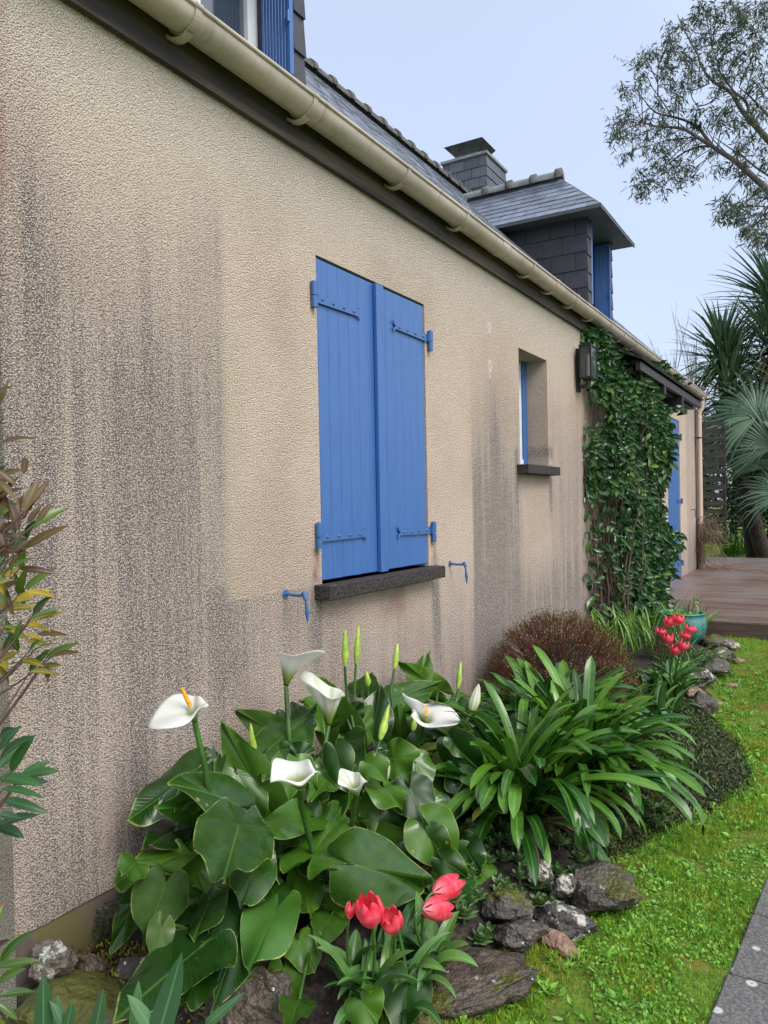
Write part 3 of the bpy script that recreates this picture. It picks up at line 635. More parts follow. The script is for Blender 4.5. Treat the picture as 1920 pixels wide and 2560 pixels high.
# dormers ---------------------------------------------------------
def dormer(y0, y1, label):
    ZE = 4.235; XF = -.10; zb = roof_z(XF); ym = (y0+y1)/2
    m_ = MB()
    def xr(z): return .15-(z-3.115)
    slates(m_, (XF, y0, zb), (1, 0, 0), (0, 0, 1), [(0, 0), (0, ZE-zb), (-(XF-xr(ZE)), ZE-zb)], .255, .175, .007, .004, 5)        # near cheek (normal -y)
    slates(m_, (XF, y1, zb), (-1, 0, 0), (0, 0, 1), [(0, 0), (0, ZE-zb), (XF-xr(ZE), ZE-zb)], .255, .175, .007, .004, 6)
    oy0, oy1 = y0+.13, y1-.09
    for a, b in ((y0, oy0), (oy1, y1)):
        slates(m_, (XF, a, zb-.03), (0, 1, 0), (0, 0, 1), [(0, 0), (b-a, 0), (b-a, ZE-zb+.03), (0, ZE-zb+.03)], .25, .175, .008, .003, 7)
    for a, b in ((oy0-.02, oy0), (oy1, oy1+.02)): m_.box((XF-.24, a, zb-.05), (XF-.003, b, ZE))
    m_.add([(XF-.25, y0+.01, zb-.05), (XF-.25, y1-.01, zb-.05), (XF-.25, y1-.01, ZE), (XF-.25, y0+.01, ZE)], [(0, 1, 2, 3)])
    m_.box((XF-.3, y0+.01, zb-.04), (XF-.004, y1-.01, zb+.03))
    D = m_.build('dormer', SLATE_CLAD, H); tag(D, label)
    m_ = MB(); ex, a0, a1 = .10, y0-.215, y1+.215; zr = 4.845; xe = -.50; xb = xr(zr)-.02; xeb = xr(ZE)-.02
    FL = np.array([ex, a0, ZE]); FR = np.array([ex, a1, ZE]); RE = np.array([xe, ym, zr]); RB = np.array([xb, ym, zr]); BL = np.array([xeb, a0, ZE]); BR = np.array([xeb, a1, ZE])
    def face(O, U, pts, seed):
        O = np.array(O, float); U = unit(U); nrm = unit(np.cross(pts[1]-pts[0], pts[2]-pts[0])); V = np.cross(nrm, U)
        slates(m_, O, U, V, [(float(np.dot(p-O, U)), float(np.dot(p-O, V))) for p in pts], .26, .115, .004, .005, seed)
        m_.add([p-nrm*.012 for p in pts], [list(range(len(pts)))])
    face(BL, FL-BL, [BL, FL, RE, RB], 11); face(FR, BR-FR, [FR, BR, RB, RE], 12); face(FL, FR-FL, [FL, FR, RE], 13)
    m_.build('dormer_roof', SLATE_DORMER, D)
    m_ = MB(); m_.add([FL-(0, 0, .012), BL-(0, 0, .012), BR-(0, 0, .012), FR-(0, 0, .012)], [(0, 1, 2, 3)])
    m_.obox((FL+FR)/2-(0.004, 0, .012), (.006, 0, 0), (0, (a1-a0)/2, 0), (0, 0, .014)); m_.obox((FL+BL)/2+(0, .004, -.012), ((ex-xeb)/2, 0, 0), (0, .006, 0), (0, 0, .014)); m_.build('soffit', SOFFIT, D)
    m_ = MB(); a = RB+(0, 0, .03); b = RE+(0, 0, .03); N_ = 4; d = (b-a)/N_; u = unit(d); side = np.array([0, 1., 0])
    def arc(c, r2): return [c+side*r2*math.cos(t)+np.array([0, 0, 1.])*r2*math.sin(t) for t in np.linspace(-.35, math.pi+.35, 11)]
    m_.grid(np.array([arc(a, .062), arc(b, .062)])[::-1], 0)
    for i in range(1, N_+1):
        kk = a+d*i; m_.grid(np.array([arc(kk-u*.045, .06), arc(kk-u*.04, .085), arc(kk+u*.02, .088), arc(kk+u*.022, .02)])[::-1], 1)
    m_.tube([RE+(.01, 0, 0), FL+(0, 0, .004)], .007, 6, 0); m_.tube([RE+(.01, 0, 0), FR+(0, 0, .004)], .007, 6, 0)
    m_.build('ridge', [ZINC, RIDGE], D)
    # folding shutters standing in the reveal
    m_ = MB()
    nb = 9; dd = .155/nb
    for i in range(nb): m_.box((XF-.155+i*dd+.0012, oy1-.022, zb+.035), (XF-.155+(i+1)*dd-.0012, oy1-.003, ZE-.03), 0, .0025)
    m_.box((XF-.004, oy1-.026, zb+.02), (XF+.012, oy1+.0, ZE-.03), 0, .002)
    for zz in (zb+.25, zb+.75): m_.tube([(XF+.006, oy1-.03, zz), (XF+.006, oy1-.03, zz+.05)], .008, 6)
    m_.build('folded_shutter', BLUE, D)
    m_ = MB(); m_.box((XF-.155, oy0+.003, zb+.035), (XF+.012, oy0+.05, ZE-.02), 0, .003); m_.build('folded_shutter', BLUE, D)
    m_ = MB(); z0, z1 = zb+.035, ZE-.015; x0, x1 = XF-.235, XF-.195
    m_.box((x0, oy1-.07, z0), (x1, oy1-.001, z1)); m_.box((x0, oy0+.001, z0), (x1, oy0+.07, z1)); m_.box((x0, oy0+.07, z1-.07), (x1, oy1-.07, z1)); m_.box((x0, oy0+.07, z0), (x1, oy1-.07, z0+.07)); m_.box((x0, ym-.04, z0+.07), (x1+.004, ym+.04, z1-.07))
    m_.build('window_frame', WHITE, D)
    m_ = MB(); m_.box((x0+.012, oy0+.07, z0+.07), (x0+.018, oy1-.07, z1-.07)); m_.build('pane', GLASSM, D)
    return D
dormer(7.50, 8.46, 'slate-clad dormer farther along the roof, shown whole with its hipped roof')
dormer(1.88, 2.89, 'slate-clad dormer cut by the top edge of the photo')
# chimney
m_ = MB(); x0, x1, y0, y1, zc0, zc1 = -3.82, -3.02, 12.0, 12.88, 5.9, 7.28
slates(m_, (x0, y0, zc0), (1, 0, 0), (0, 0, 1), [(0, 0), (x1-x0, 0), (x1-x0, zc1-zc0), (0, zc1-zc0)], .27, .17, .008, .007, 21)
slates(m_, (x1, y0, zc0), (0, 1, 0), (0, 0, 1), [(0, 0), (y1-y0, 0), (y1-y0, zc1-zc0), (0, zc1-zc0)], .27, .17, .008, .007, 22)
m_.box((x0, y0+.006, zc0), (x1-.006, y1, zc1)); CH = m_.build('chimney', SLATE_CHIM, H)
m_ = MB(); m_.box((x0-.03, y0-.03, zc1), (x1+.03, y1+.03, zc1+.045)); m_.build('chimney_cap', ZINC, CH)
m_ = MB(); cx, cyy = -3.50, 12.44
def rect(cx, cy, hx, hy, z): return [(cx-hx, cy-hy, z), (cx+hx, cy-hy, z), (cx+hx, cy+hy, z), (cx-hx, cy+hy, z), (cx-hx, cy-hy, z)]
m_.grid(np.array([rect(cx, cyy, .20, .20, zc1+.04), rect(cx, cyy, .20, .20, zc1+.24)])[:, ::-1], smooth=False)
m_.grid(np.array([rect(cx, cyy, .36, .30, zc1+.36), rect(cx, cyy, .20, .20, zc1+.20)])[:, :], smooth=False)
m_.add(rect(cx, cyy, .36, .30, zc1+.365)[:4], [(0, 1, 2, 3)]); m_.build('chimney_cowl', simple('rusted_cowl_metal', (.055, .055, .06), .5, .5, 5, .2, metal=.3), CH)

# wall lantern
LN = thing('wall_lantern', 'black glazed lantern fixed to the wall beside the climbing vine', 'lantern', (.0, 6.95, 2.5))
m_ = MB(); x0, x1, y0, y1, z0, z1 = .05, .20, 6.62, 6.79, 2.53, 2.81
y0, y1, x0, x1 = 6.68, 6.87, .055, .150
for a in (x0, x1):
    for b in (y0, y1): m_.box((a-.007, b-.007, z0), (a+.007, b+.007, z1))
for zz in (z0, z1):
    m_.box((x0-.007, y0-.008, zz-.007), (x1+.007, y0+.008, zz+.007)); m_.box((x0-.007, y1-.008, zz-.007), (x1+.007, y1+.008, zz+.007)); m_.box((x0-.008, y0+.008, zz-.006), (x0+.008, y1-.008, zz+.006)); m_.box((x1-.008, y0+.008, zz-.006), (x1+.008, y1-.008, zz+.006))
m_.box((x0, y0, z1+.007), (x1, y1, z1+.012)); m_.box((.0, 6.74, 2.42), (.02, 6.82, 2.80)); m_.box((.02, 6.755, 2.45), (.09, 6.80, 2.48)); m_.box((x0, y0, z0-.012), (x1, y1, z0-.007)); m_.tube([(.09, 6.775, 2.46), (.10, 6.775, 2.51)], .01, 8)
m_.box((x0-.012, y0+.01, z0), (x0-.006, y1-.01, z1)); m_.build('frame', IRON, LN)
m_ = MB(); m_.box((x0+.008, y0+.001, z0+.007), (x1-.008, y0+.003, z1-.007)); m_.box((x1-.002, y0+.008, z0+.007), (x1, y1-.008, z1-.007)); m_.build('glass', LGLASS, LN)
m_ = MB(); m_.tube([(.10, 6.775, z0), (.10, 6.775, z0+.21)], .013, 12); m_.build('candle_tube', BULB, LN)

CALLA_LEAVES = [(1, [0.5, 1.672, 0.534], [0.66, 1.441, 0.527], 0.198, 10, 0, 0.25, 0.2), (3, [0.68, 2.006, 0.321], [0.82, 2.237, 0.192], 0.2, -12, 0, 0.2, 0.3), (2, [0.56, 1.942, 0.351], [0.48, 2.233, 0.395], 0.182, 8, 0, 0.35, 0.2), (1, [0.34, 1.988, 0.454], [0.24, 1.893, 0.728], 0.137, 35, 0, 0.55, 0.3), (1, [0.36, 1.824, 0.515], [0.3, 1.644, 0.647], 0.144, -25, 0, 0.3, 0.3), (0, [0.18, 1.832, 0.598], [0.16, 1.581, 0.524], 0.134, -20, 0, 0.3, 0.25), (0, [0.22, 1.763, 0.365], [0.24, 1.465, 0.419], 0.115, -40, 0, 0.4, 0.3), (2, [0.22, 2.152, 0.576], [0.24, 2.408, 0.672], 0.13, 15, 0, 0.2, 0.2), (1, [0.16, 2.29, 0.583], [0.14, 2.089, 0.716], 0.101, 30, 2, 0.3, 0.3), (2, [0.3, 2.497, 0.508], [0.42, 2.333, 0.465], 0.199, -30, 0, 0.3, 0.5), (4, [0.56, 2.44, 0.334], [0.66, 2.515, 0.258], 0.179, -10, 0, 0.3, 0.3), (4, [0.36, 2.667, 0.351], [0.38, 3.09, 0.31], 0.128, -40, 0, 0.4, 0.4), (4, [0.26, 3.045, 0.35], [0.26, 3.019, 0.533], 0.121, 30, 0, 0.3, 0.15), (3, [0.22, 2.86, 0.428], [0.2, 2.963, 0.632], 0.138, 20, 0, 0.3, 0.15), (3, [0.18, 2.693, 0.467], [0.14, 2.565, 0.735], 0.174, 25, 0, 0.3, 0.25), (3, [0.2, 2.684, 0.564], [0.24, 2.723, 0.498], 0.152, -20, 0, 0.3, 0.3), (5, [0.5, 3.123, 0.21], [0.64, 3.174, 0.076], 0.207, -10, 0, 0.3, 0.3), (5, [0.42, 3.191, 0.276], [0.5, 3.628, 0.068], 0.134, -35, 0, 0.35, 0.3), (5, [0.34, 3.856, 0.135], [0.3, 4.066, 0.369], 0.164, 10, 0, 0.3, 0.2), (4, [0.14, 3.656, 0.459], [0.12, 3.311, 0.658], 0.116, 20, 0, 0.3, 0.3), (4, [0.16, 3.114, 0.522], [0.2, 3.567, 0.516], 0.125, -20, 0, 0.3, 0.35), (4, [0.1, 3.529, 0.533], [0.1, 3.624, 0.661], 0.094, 30, 0, 0.3, 0.3), (2, [0.48, 2.027, 0.427], [0.52, 1.76, 0.509], 0.111, -10, 0, 0.3, 0.4), (2, [0.42, 2.094, 0.391], [0.36, 2.156, 0.476], 0.099, 10, 1, 0.4, 0.3), (1, [0.48, 1.771, 0.381], [0.55, 1.624, 0.34], 0.116, 5, 0, 0.25, 0.2), (0, [0.36, 1.52, 0.396], [0.46, 1.359, 0.354], 0.135, 10, 2, 0.25, 0.2), (1, [0.34, 1.7, 0.306], [0.44, 1.642, 0.208], 0.109, 15, 0, 0.3, 0.2), (0, [0.58, 1.428, 0.326], [0.72, 1.064, 0.424], 0.16, -15, 0, 0.25, 0.2), (1, [0.52, 1.662, 0.281], [0.64, 1.422, 0.212], 0.145, 25, 0, 0.35, 0.2), (2, [0.6, 1.705, 0.295], [0.68, 1.506, 0.265], 0.131, -20, 1, 0.3, 0.2), (0, [0.5, 1.375, 0.381], [0.56, 1.294, 0.322], 0.058, 20, 2, 0.3, 0.2), (3, [0.96, 1.83, 0.135], [1.0, 1.719, 0.075], 0.121, -5, 0, 0.3, 0.25), (3, [0.82, 2.413, 0.131], [0.9, 2.2, 0.083], 0.142, -10, 1, 0.2, 0.15), (5, [0.84, 2.512, 0.123], [0.9, 2.308, 0.065], 0.082, 15, 0, 0.3, 0.2), (4, [0.56, 2.35, 0.251], [0.7, 2.588, 0.074], 0.104, -30, 0, 0.4, 0.4), (5, [0.54, 2.796, 0.211], [0.64, 2.897, 0.098], 0.124, -20, 0, 0.3, 0.3), (3, [0.5, 2.335, 0.363], [0.56, 2.284, 0.264], 0.083, -30, 0, 0.4, 0.2), (0, [0.24, 1.789, 0.505], [0.24, 1.623, 0.548], 0.092, 50, 1, 0.4, 0.5), (1, [0.2, 1.901, 0.628], [0.2, 1.856, 0.618], 0.056, 10, 0, 0.3, 0.3), (3, [0.2, 2.756, 0.463], [0.2, 3.002, 0.541], 0.124, -30, 0, 0.3, 0.3), (4, [0.3, 3.305, 0.283], [0.34, 3.015, 0.37], 0.152, -20, 0, 0.3, 0.3), (5, [0.26, 3.631, 0.199], [0.22, 3.692, 0.331], 0.114, 30, 0, 0.3, 0.2), (5, [0.26, 3.883, 0.276], [0.28, 3.989, 0.32], 0.12, -20, 0, 0.3, 0.3), (4, [0.4, 2.878, 0.25], [0.48, 2.972, 0.244], 0.135, -25, 0, 0.3, 0.3), (5, [0.6, 3.108, 0.135], [0.7, 3.136, 0.069], 0.128, -15, 0, 0.3, 0.3), (2, [0.26, 2.183, 0.538], [0.3, 2.217, 0.543], 0.105, -35, 0, 0.4, 0.3), (2, [0.38, 2.342, 0.384], [0.42, 2.332, 0.43], 0.134, 20, 0, 0.3, 0.3), (1, [0.3, 1.468, 0.465], [0.34, 1.4, 0.475], 0.081, 20, 0, 0.3, 0.3), (0, [0.2, 1.551, 0.294], [0.24, 1.437, 0.22], 0.071, 20, 0, 0.4, 0.3), (5, [0.5, 3.574, 0.188], [0.56, 3.482, 0.106], 0.145, 10, 0, 0.3, 0.3), (4, [0.72, 2.72, 0.128], [0.74, 2.61, 0.074], 0.113, 10, 0, 0.3, 0.3), (3, [0.56, 2.38, 0.13], [0.6, 2.395, 0.062], 0.123, 10, 0, 0.3, 0.3), (2, [0.5, 1.981, 0.252], [0.6, 1.87, 0.212], 0.101, 10, 0, 0.3, 0.3), (2, [0.62, 1.718, 0.128], [0.7, 1.657, 0.078], 0.083, 10, 0, 0.3, 0.3), (5, [0.43, 3.492, 0.129], [0.52, 3.127, 0.103], 0.168, -22.203876426248392, 0, 0.35, 0.3), (5, [0.33, 3.983, 0.152], [0.46, 3.426, 0.178], 0.175, 26.58017467639604, 0, 0.35, 0.3), (5, [0.35, 3.233, 0.31], [0.46, 3.209, 0.221], 0.16, 18.090083997083198, 0, 0.35, 0.3), (4, [0.25, 3.182, 0.425], [0.38, 3.031, 0.349], 0.16, 14.733336252443337, 0, 0.35, 0.3), (3, [0.35, 2.744, 0.406], [0.46, 2.468, 0.392], 0.141, -15.279055954700418, 0, 0.35, 0.3), (3, [0.37, 2.327, 0.459], [0.48, 2.07, 0.492], 0.125, 7.019772693309143, 0, 0.35, 0.3), (2, [0.19, 2.335, 0.631], [0.32, 2.248, 0.546], 0.129, -14.057294983897883, 0, 0.35, 0.3), (4, [0.51, 2.693, 0.144], [0.6, 2.434, 0.143], 0.145, -10.050057369788703, 0, 0.35, 0.3), (5, [0.61, 2.752, 0.132], [0.74, 2.719, 0.076], 0.145, 8.74561334862652, 0, 0.35, 0.3), (5, [0.73, 2.814, 0.133], [0.8, 2.744, 0.06], 0.126, 4.8063497516454134, 0, 0.35, 0.3), (4, [0.79, 2.351, 0.135], [0.86, 2.395, 0.083], 0.1, 35.47947621923228, 0, 0.35, 0.3), (2, [0.41, 1.986, 0.348], [0.52, 1.8, 0.356], 0.119, -36.20868116292232, 0, 0.35, 0.3), (1, [0.47, 1.836, 0.284], [0.56, 1.792, 0.246], 0.112, 33.898710234874514, 0, 0.35, 0.3), (1, [0.25, 1.733, 0.376], [0.36, 1.669, 0.317], 0.113, -6.853480007819812, 0, 0.35, 0.3), (0, [0.15, 1.75, 0.417], [0.2, 1.605, 0.445], 0.1, -1.250662012274688, 0, 0.35, 0.3), (1, [0.45, 1.726, 0.284], [0.54, 1.685, 0.263], 0.108, 6.429790017253993, 0, 0.35, 0.3), (0, [0.35, 1.581, 0.29], [0.46, 1.415, 0.326], 0.097, -9.541212382788569, 0, 0.35, 0.3), (2, [0.57, 1.987, 0.18], [0.66, 1.962, 0.154], 0.115, -19.726905805015782, 0, 0.35, 0.3), (3, [0.75, 2.234, 0.137], [0.78, 2.243, 0.067], 0.105, 27.026938757904006, 0, 0.35, 0.3), (1, [0.21, 1.821, 0.543], [0.26, 1.677, 0.54], 0.094, -0.5891048569445729, 0, 0.35, 0.3), (3, [0.09, 2.992, 0.586], [0.1, 3.043, 0.667], 0.123, 31.550261475112578, 0, 0.35, 0.3), (2, [0.13, 2.608, 0.574], [0.12, 2.507, 0.657], 0.121, -22.936665477904175, 0, 0.35, 0.3), (4, [0.15, 3.442, 0.371], [0.16, 3.301, 0.502], 0.135, 24.506520732599625, 0, 0.35, 0.3), (5, [0.17, 3.89, 0.317], [0.18, 4.067, 0.36], 0.148, 22.874584683399448, 0, 0.35, 0.3), (3, [0.33, 2.535, 0.426], [0.44, 2.414, 0.388], 0.124, -6.490952973574238, 0, 0.35, 0.3), (4, [0.45, 2.567, 0.188], [0.52, 2.287, 0.341], 0.113, 33.56819099014841, 0, 0.35, 0.3), (2, [0.41, 2.219, 0.31], [0.4, 2.192, 0.386], 0.103, 18.919306507476307, 0, 0.35, 0.3), (5, [0.57, 3.342, 0.129], [0.66, 3.235, 0.069], 0.148, -5.270936711549439, 0, 0.35, 0.3), (4, [0.85, 2.542, 0.128], [0.92, 2.508, 0.081], 0.105, 39.81110019082121, 0, 0.35, 0.3), (0, [0.5, 1.397, 0.277], [0.6, 1.257, 0.316], 0.098, -14.686854411919867, 0, 0.35, 0.3), (1, [0.56, 1.438, 0.259], [0.66, 1.29, 0.294], 0.111, 18.567859114233244, 0, 0.35, 0.3), (1, [0.44, 1.601, 0.317], [0.54, 1.444, 0.339], 0.108, -36.45416070312005, 0, 0.35, 0.3), (2, [0.62, 1.788, 0.176], [0.7, 1.748, 0.136], 0.104, 9.236985462862705, 0, 0.35, 0.3), (3, [0.62, 1.949, 0.171], [0.7, 1.786, 0.199], 0.095, 5.6605144332256, 0, 0.35, 0.3), (3, [0.9, 1.688, 0.143], [0.94, 1.694, 0.091], 0.1, -23.50037521681198, 0, 0.35, 0.3), (2, [0.74, 1.627, 0.128], [0.84, 1.458, 0.202], 0.088, 6.0621713448026355, 0, 0.35, 0.3)]
CALLA_FLOWERS = [(0, 'open', [0.3, 1.708, 0.797], [0.3, 1.682, 0.881], [0.32, 1.726, 0.661], {}), (1, 'cup', [0.22, 2.259, 0.781], [0.22, 2.293, 0.873], [0.24, 2.241, 0.663], {}), (2, 'cup2', [0.34, 2.359, 0.625], [0.34, 2.363, 0.743], [0.36, 2.247, 0.422], {}), (2, 'side', [0.62, 1.811, 0.617], [0.62, 1.809, 0.671], [0.58, 1.862, 0.545], {}), (3, 'curl', [0.6, 2.144, 0.478], [0.6, 2.122, 0.559], [0.56, 2.172, 0.366], {}), (4, 'spiral', [0.46, 2.886, 0.498], [0.46, 2.953, 0.607], [0.42, 2.892, 0.418], {}), (5, 'bud', [0.6, 3.081, 0.533], [0.6, 3.15, 0.63], [0.56, 3.039, 0.45], {}), (3, 'shut', [0.34, 2.727, 0.47], [0.34, 2.804, 0.594], [0.34, 2.643, 0.354], {}), (3, 'spike', [0.2, 2.683, 0.774], [0.2, 2.691, 0.92], [0.2, 2.694, 0.659], {}), (3, 'spike', [0.2, 2.77, 0.766], [0.2, 2.795, 0.925], [0.2, 2.752, 0.629], {}), (4, 'spike', [0.18, 3.133, 0.674], [0.18, 3.167, 0.785], [0.18, 3.095, 0.576], {}), (5, 'spike', [0.26, 3.657, 0.474], [0.26, 3.697, 0.608], [0.26, 3.63, 0.421], {}), (3, 'spike', [0.14, 2.959, 0.625], [0.14, 2.951, 0.69], [0.14, 2.961, 0.579], {}), (1, 'spike', [0.22, 2.066, 0.57], [0.22, 2.057, 0.689], [0.22, 2.068, 0.563], {}), (4, 'spike', [0.3, 3.075, 0.396], [0.3, 3.138, 0.51], [0.3, 3.058, 0.346], {}), (5, 'spike', [0.44, 3.359, 0.334], [0.44, 3.491, 0.33], [0.44, 3.246, 0.323], {})]
TUL = [([0.86, 1.814, 0.264], [0.86, 1.788, 0.355], [0.84, 1.784, 0.106], 'big'), ([0.88, 1.897, 0.212], [0.88, 1.876, 0.282], [0.86, 1.793, 0.095], 'mid'), ([0.8, 1.784, 0.285], [0.8, 1.798, 0.326], [0.78, 1.847, 0.134], 'bud'), ([0.94, 2.028, 0.287], [0.94, 2.187, 0.247], [0.92, 1.909, 0.234], 'r1'), ([0.96, 1.923, 0.29], [0.96, 2.068, 0.228], [0.94, 1.806, 0.278], 'r2'), ([0.72, 2.402, 0.144], [0.72, 2.373, 0.175], [0.7, 2.36, 0.098], 'hid')]
TUL_FAR = [([1.05, 5.1, 0.634], [1.067, 5.1, 0.699]), ([1.105, 5.1, 0.654], [1.118, 5.1, 0.718]), ([1.006, 5.1, 0.579], [1.013, 5.1, 0.629]), ([1.052, 5.1, 0.522], [1.053, 5.1, 0.593]), ([1.18, 5.1, 0.602], [1.189, 5.1, 0.655]), ([1.146, 5.1, 0.568], [1.159, 5.1, 0.615]), ([1.084, 5.1, 0.457], [1.103, 5.1, 0.526]), ([1.127, 5.1, 0.486], [1.152, 5.1, 0.559])]
ROCK_LIST = [('pale', [0.085, 1.361, 0.216], 0.062, 0.053), ('brown', [0.13, 1.458, 0.132], 0.046, 0.072), ('pale', [0.22, 1.517, 0.115], 0.067, 0.07), ('moss', [0.2, 1.33, 0.117], 0.146, 0.081), ('brown', [0.54, 1.694, 0.04], 0.112, 0.121), ('pale', [0.992, 1.922, -0.01], 0.108, 0.085), ('brown', [1.034, 2.051, 0.1], 0.189, 0.089), ('dark', [1.097, 2.328, 0.08], 0.071, 0.055), ('dark', [1.029, 2.391, 0.12], 0.075, 0.05), ('lichen', [1.192, 2.493, 0.06], 0.08, 0.06), ('pink', [1.194, 2.404, 0.04], 0.065, 0.049), ('lichen', [1.057, 2.638, 0.14], 0.042, 0.043), ('lichen', [1.145, 2.645, 0.1], 0.047, 0.05), ('dark', [1.238, 2.709, 0.08], 0.103, 0.075), ('pale', [1.112, 2.036, 0.04], 0.036, 0.04), ('lichen', [1.109, 5.826, 0.189], 0.114, 0.071), ('pink', [1.15, 5.469, 0.167], 0.078, 0.043), ('dark', [1.207, 5.29, 0.136], 0.093, 0.11), ('dark', [1.197, 6.178, 0.21], 0.093, 0.072), ('pale', [1.195, 6.611, 0.232], 0.089, 0.057), ('pale', [1.182, 6.942, 0.245], 0.077, 0.047), ('pink', [1.286, 6.64, 0.183], 0.048, 0.029), ('pink', [1.324, 5.965, 0.137], 0.051, 0.02), ('moss', [1.046, 7.118, 0.241], 0.128, 0.059), ('lichen', [0.957, 7.158, 0.302], 0.028, 0.059), ('pink', [1.271, 5.49, 0.108], 0.053, 0.024), ('lichen', [1.174, 5.986, 0.148], 0.038, 0.038), ('dark', [1.087, 6.527, 0.238], 0.057, 0.038)]
EUC_BR = [[[1.15, 14.0, 6.26], [1.05, 14.0, 6.45], [0.89, 14.0, 6.63], [0.71, 14.0, 6.87], [0.53, 14.0, 7.07], [0.36, 14.0, 7.22], [0.19, 14.0, 7.39], [-0.02, 14.0, 7.58], [-0.2, 14.0, 7.76], [-0.45, 14.0, 7.86], [-0.67, 14.0, 7.92], [-0.9, 14.0, 8.06]], [[0.18, 14.35, 7.51], [0.07, 14.35, 7.7], [-0.03, 14.35, 7.88], [-0.25, 14.35, 8.07], [-0.47, 14.35, 8.19], [-0.74, 14.35, 8.32], [-0.87, 14.35, 8.5], [-0.98, 14.35, 8.69]], [[-0.53, 14.7, 8.36], [-0.63, 14.7, 8.56], [-0.72, 14.7, 8.73], [-0.87, 14.7, 8.98], [-0.93, 14.7, 9.16]], [[1.1, 15.05, 7.52], [0.98, 15.05, 7.7], [0.82, 15.05, 7.94], [0.66, 15.05, 8.18], [0.54, 15.05, 8.39], [0.47, 15.05, 8.59], [0.34, 15.05, 8.76], [0.14, 15.05, 8.92], [-0.0, 15.05, 9.13], [-0.1, 15.05, 9.36], [-0.13, 15.05, 9.53]], [[0.75, 14.1, 7.75], [0.78, 14.1, 7.89], [0.72, 14.1, 8.04], [0.57, 14.1, 8.19], [0.43, 14.1, 8.44], [0.33, 14.1, 8.65], [0.3, 14.1, 8.85], [0.23, 14.1, 9.06]], [[-0.05, 14.45, 9.21], [-0.14, 14.45, 9.41], [-0.24, 14.45, 9.64], [-0.32, 14.45, 9.84], [-0.37, 14.45, 10.0]], [[0.45, 14.8, 7.39], [0.12, 14.8, 7.82], [0.05, 14.8, 8.02]], [[1.08, 15.15, 7.01], [0.8, 15.15, 7.27], [0.54, 15.15, 7.58], [0.3, 15.15, 7.8], [0.12, 15.15, 8.0]], [[1.15, 14.2, 7.59], [0.96, 14.2, 7.87], [0.81, 14.2, 8.09], [0.63, 14.2, 8.31]], [[1.14, 14.55, 8.17], [1.01, 14.55, 8.36], [0.91, 14.55, 8.54]], [[1.09, 14.9, 6.44], [0.82, 14.9, 6.52], [0.53, 14.9, 6.56], [0.33, 14.9, 6.7]], [[1.07, 15.25, 6.34], [0.82, 15.25, 6.39], [0.69, 15.25, 6.24]], [[-0.03, 14.3, 7.7], [-0.36, 14.3, 7.75], [-0.62, 14.3, 7.78], [-0.85, 14.3, 7.76]], [[0.1, 14.65, 7.65], [-0.12, 14.65, 7.69], [-0.34, 14.65, 7.64], [-0.54, 14.65, 7.53], [-0.69, 14.65, 7.45], [-0.93, 14.65, 7.26]], [[-0.35, 15.0, 8.21], [-0.55, 15.0, 8.44]], [[0.3, 14.05, 8.17], [0.16, 14.05, 8.1], [0.01, 14.05, 8.1], [-0.09, 14.05, 8.26], [-0.12, 14.05, 8.43]], [[0.15, 14.4, 8.62], [-0.07, 14.4, 8.57], [-0.25, 14.4, 8.58]], [[1.14, 14.75, 9.61], [0.94, 14.75, 9.62], [0.78, 14.75, 9.56], [0.66, 14.75, 9.62]], [[1.02, 15.1, 10.09], [0.85, 15.1, 10.07], [0.67, 15.1, 10.03]], [[-0.66, 14.15, 8.51], [-0.66, 14.15, 8.82], [-0.65, 14.15, 9.21]]]
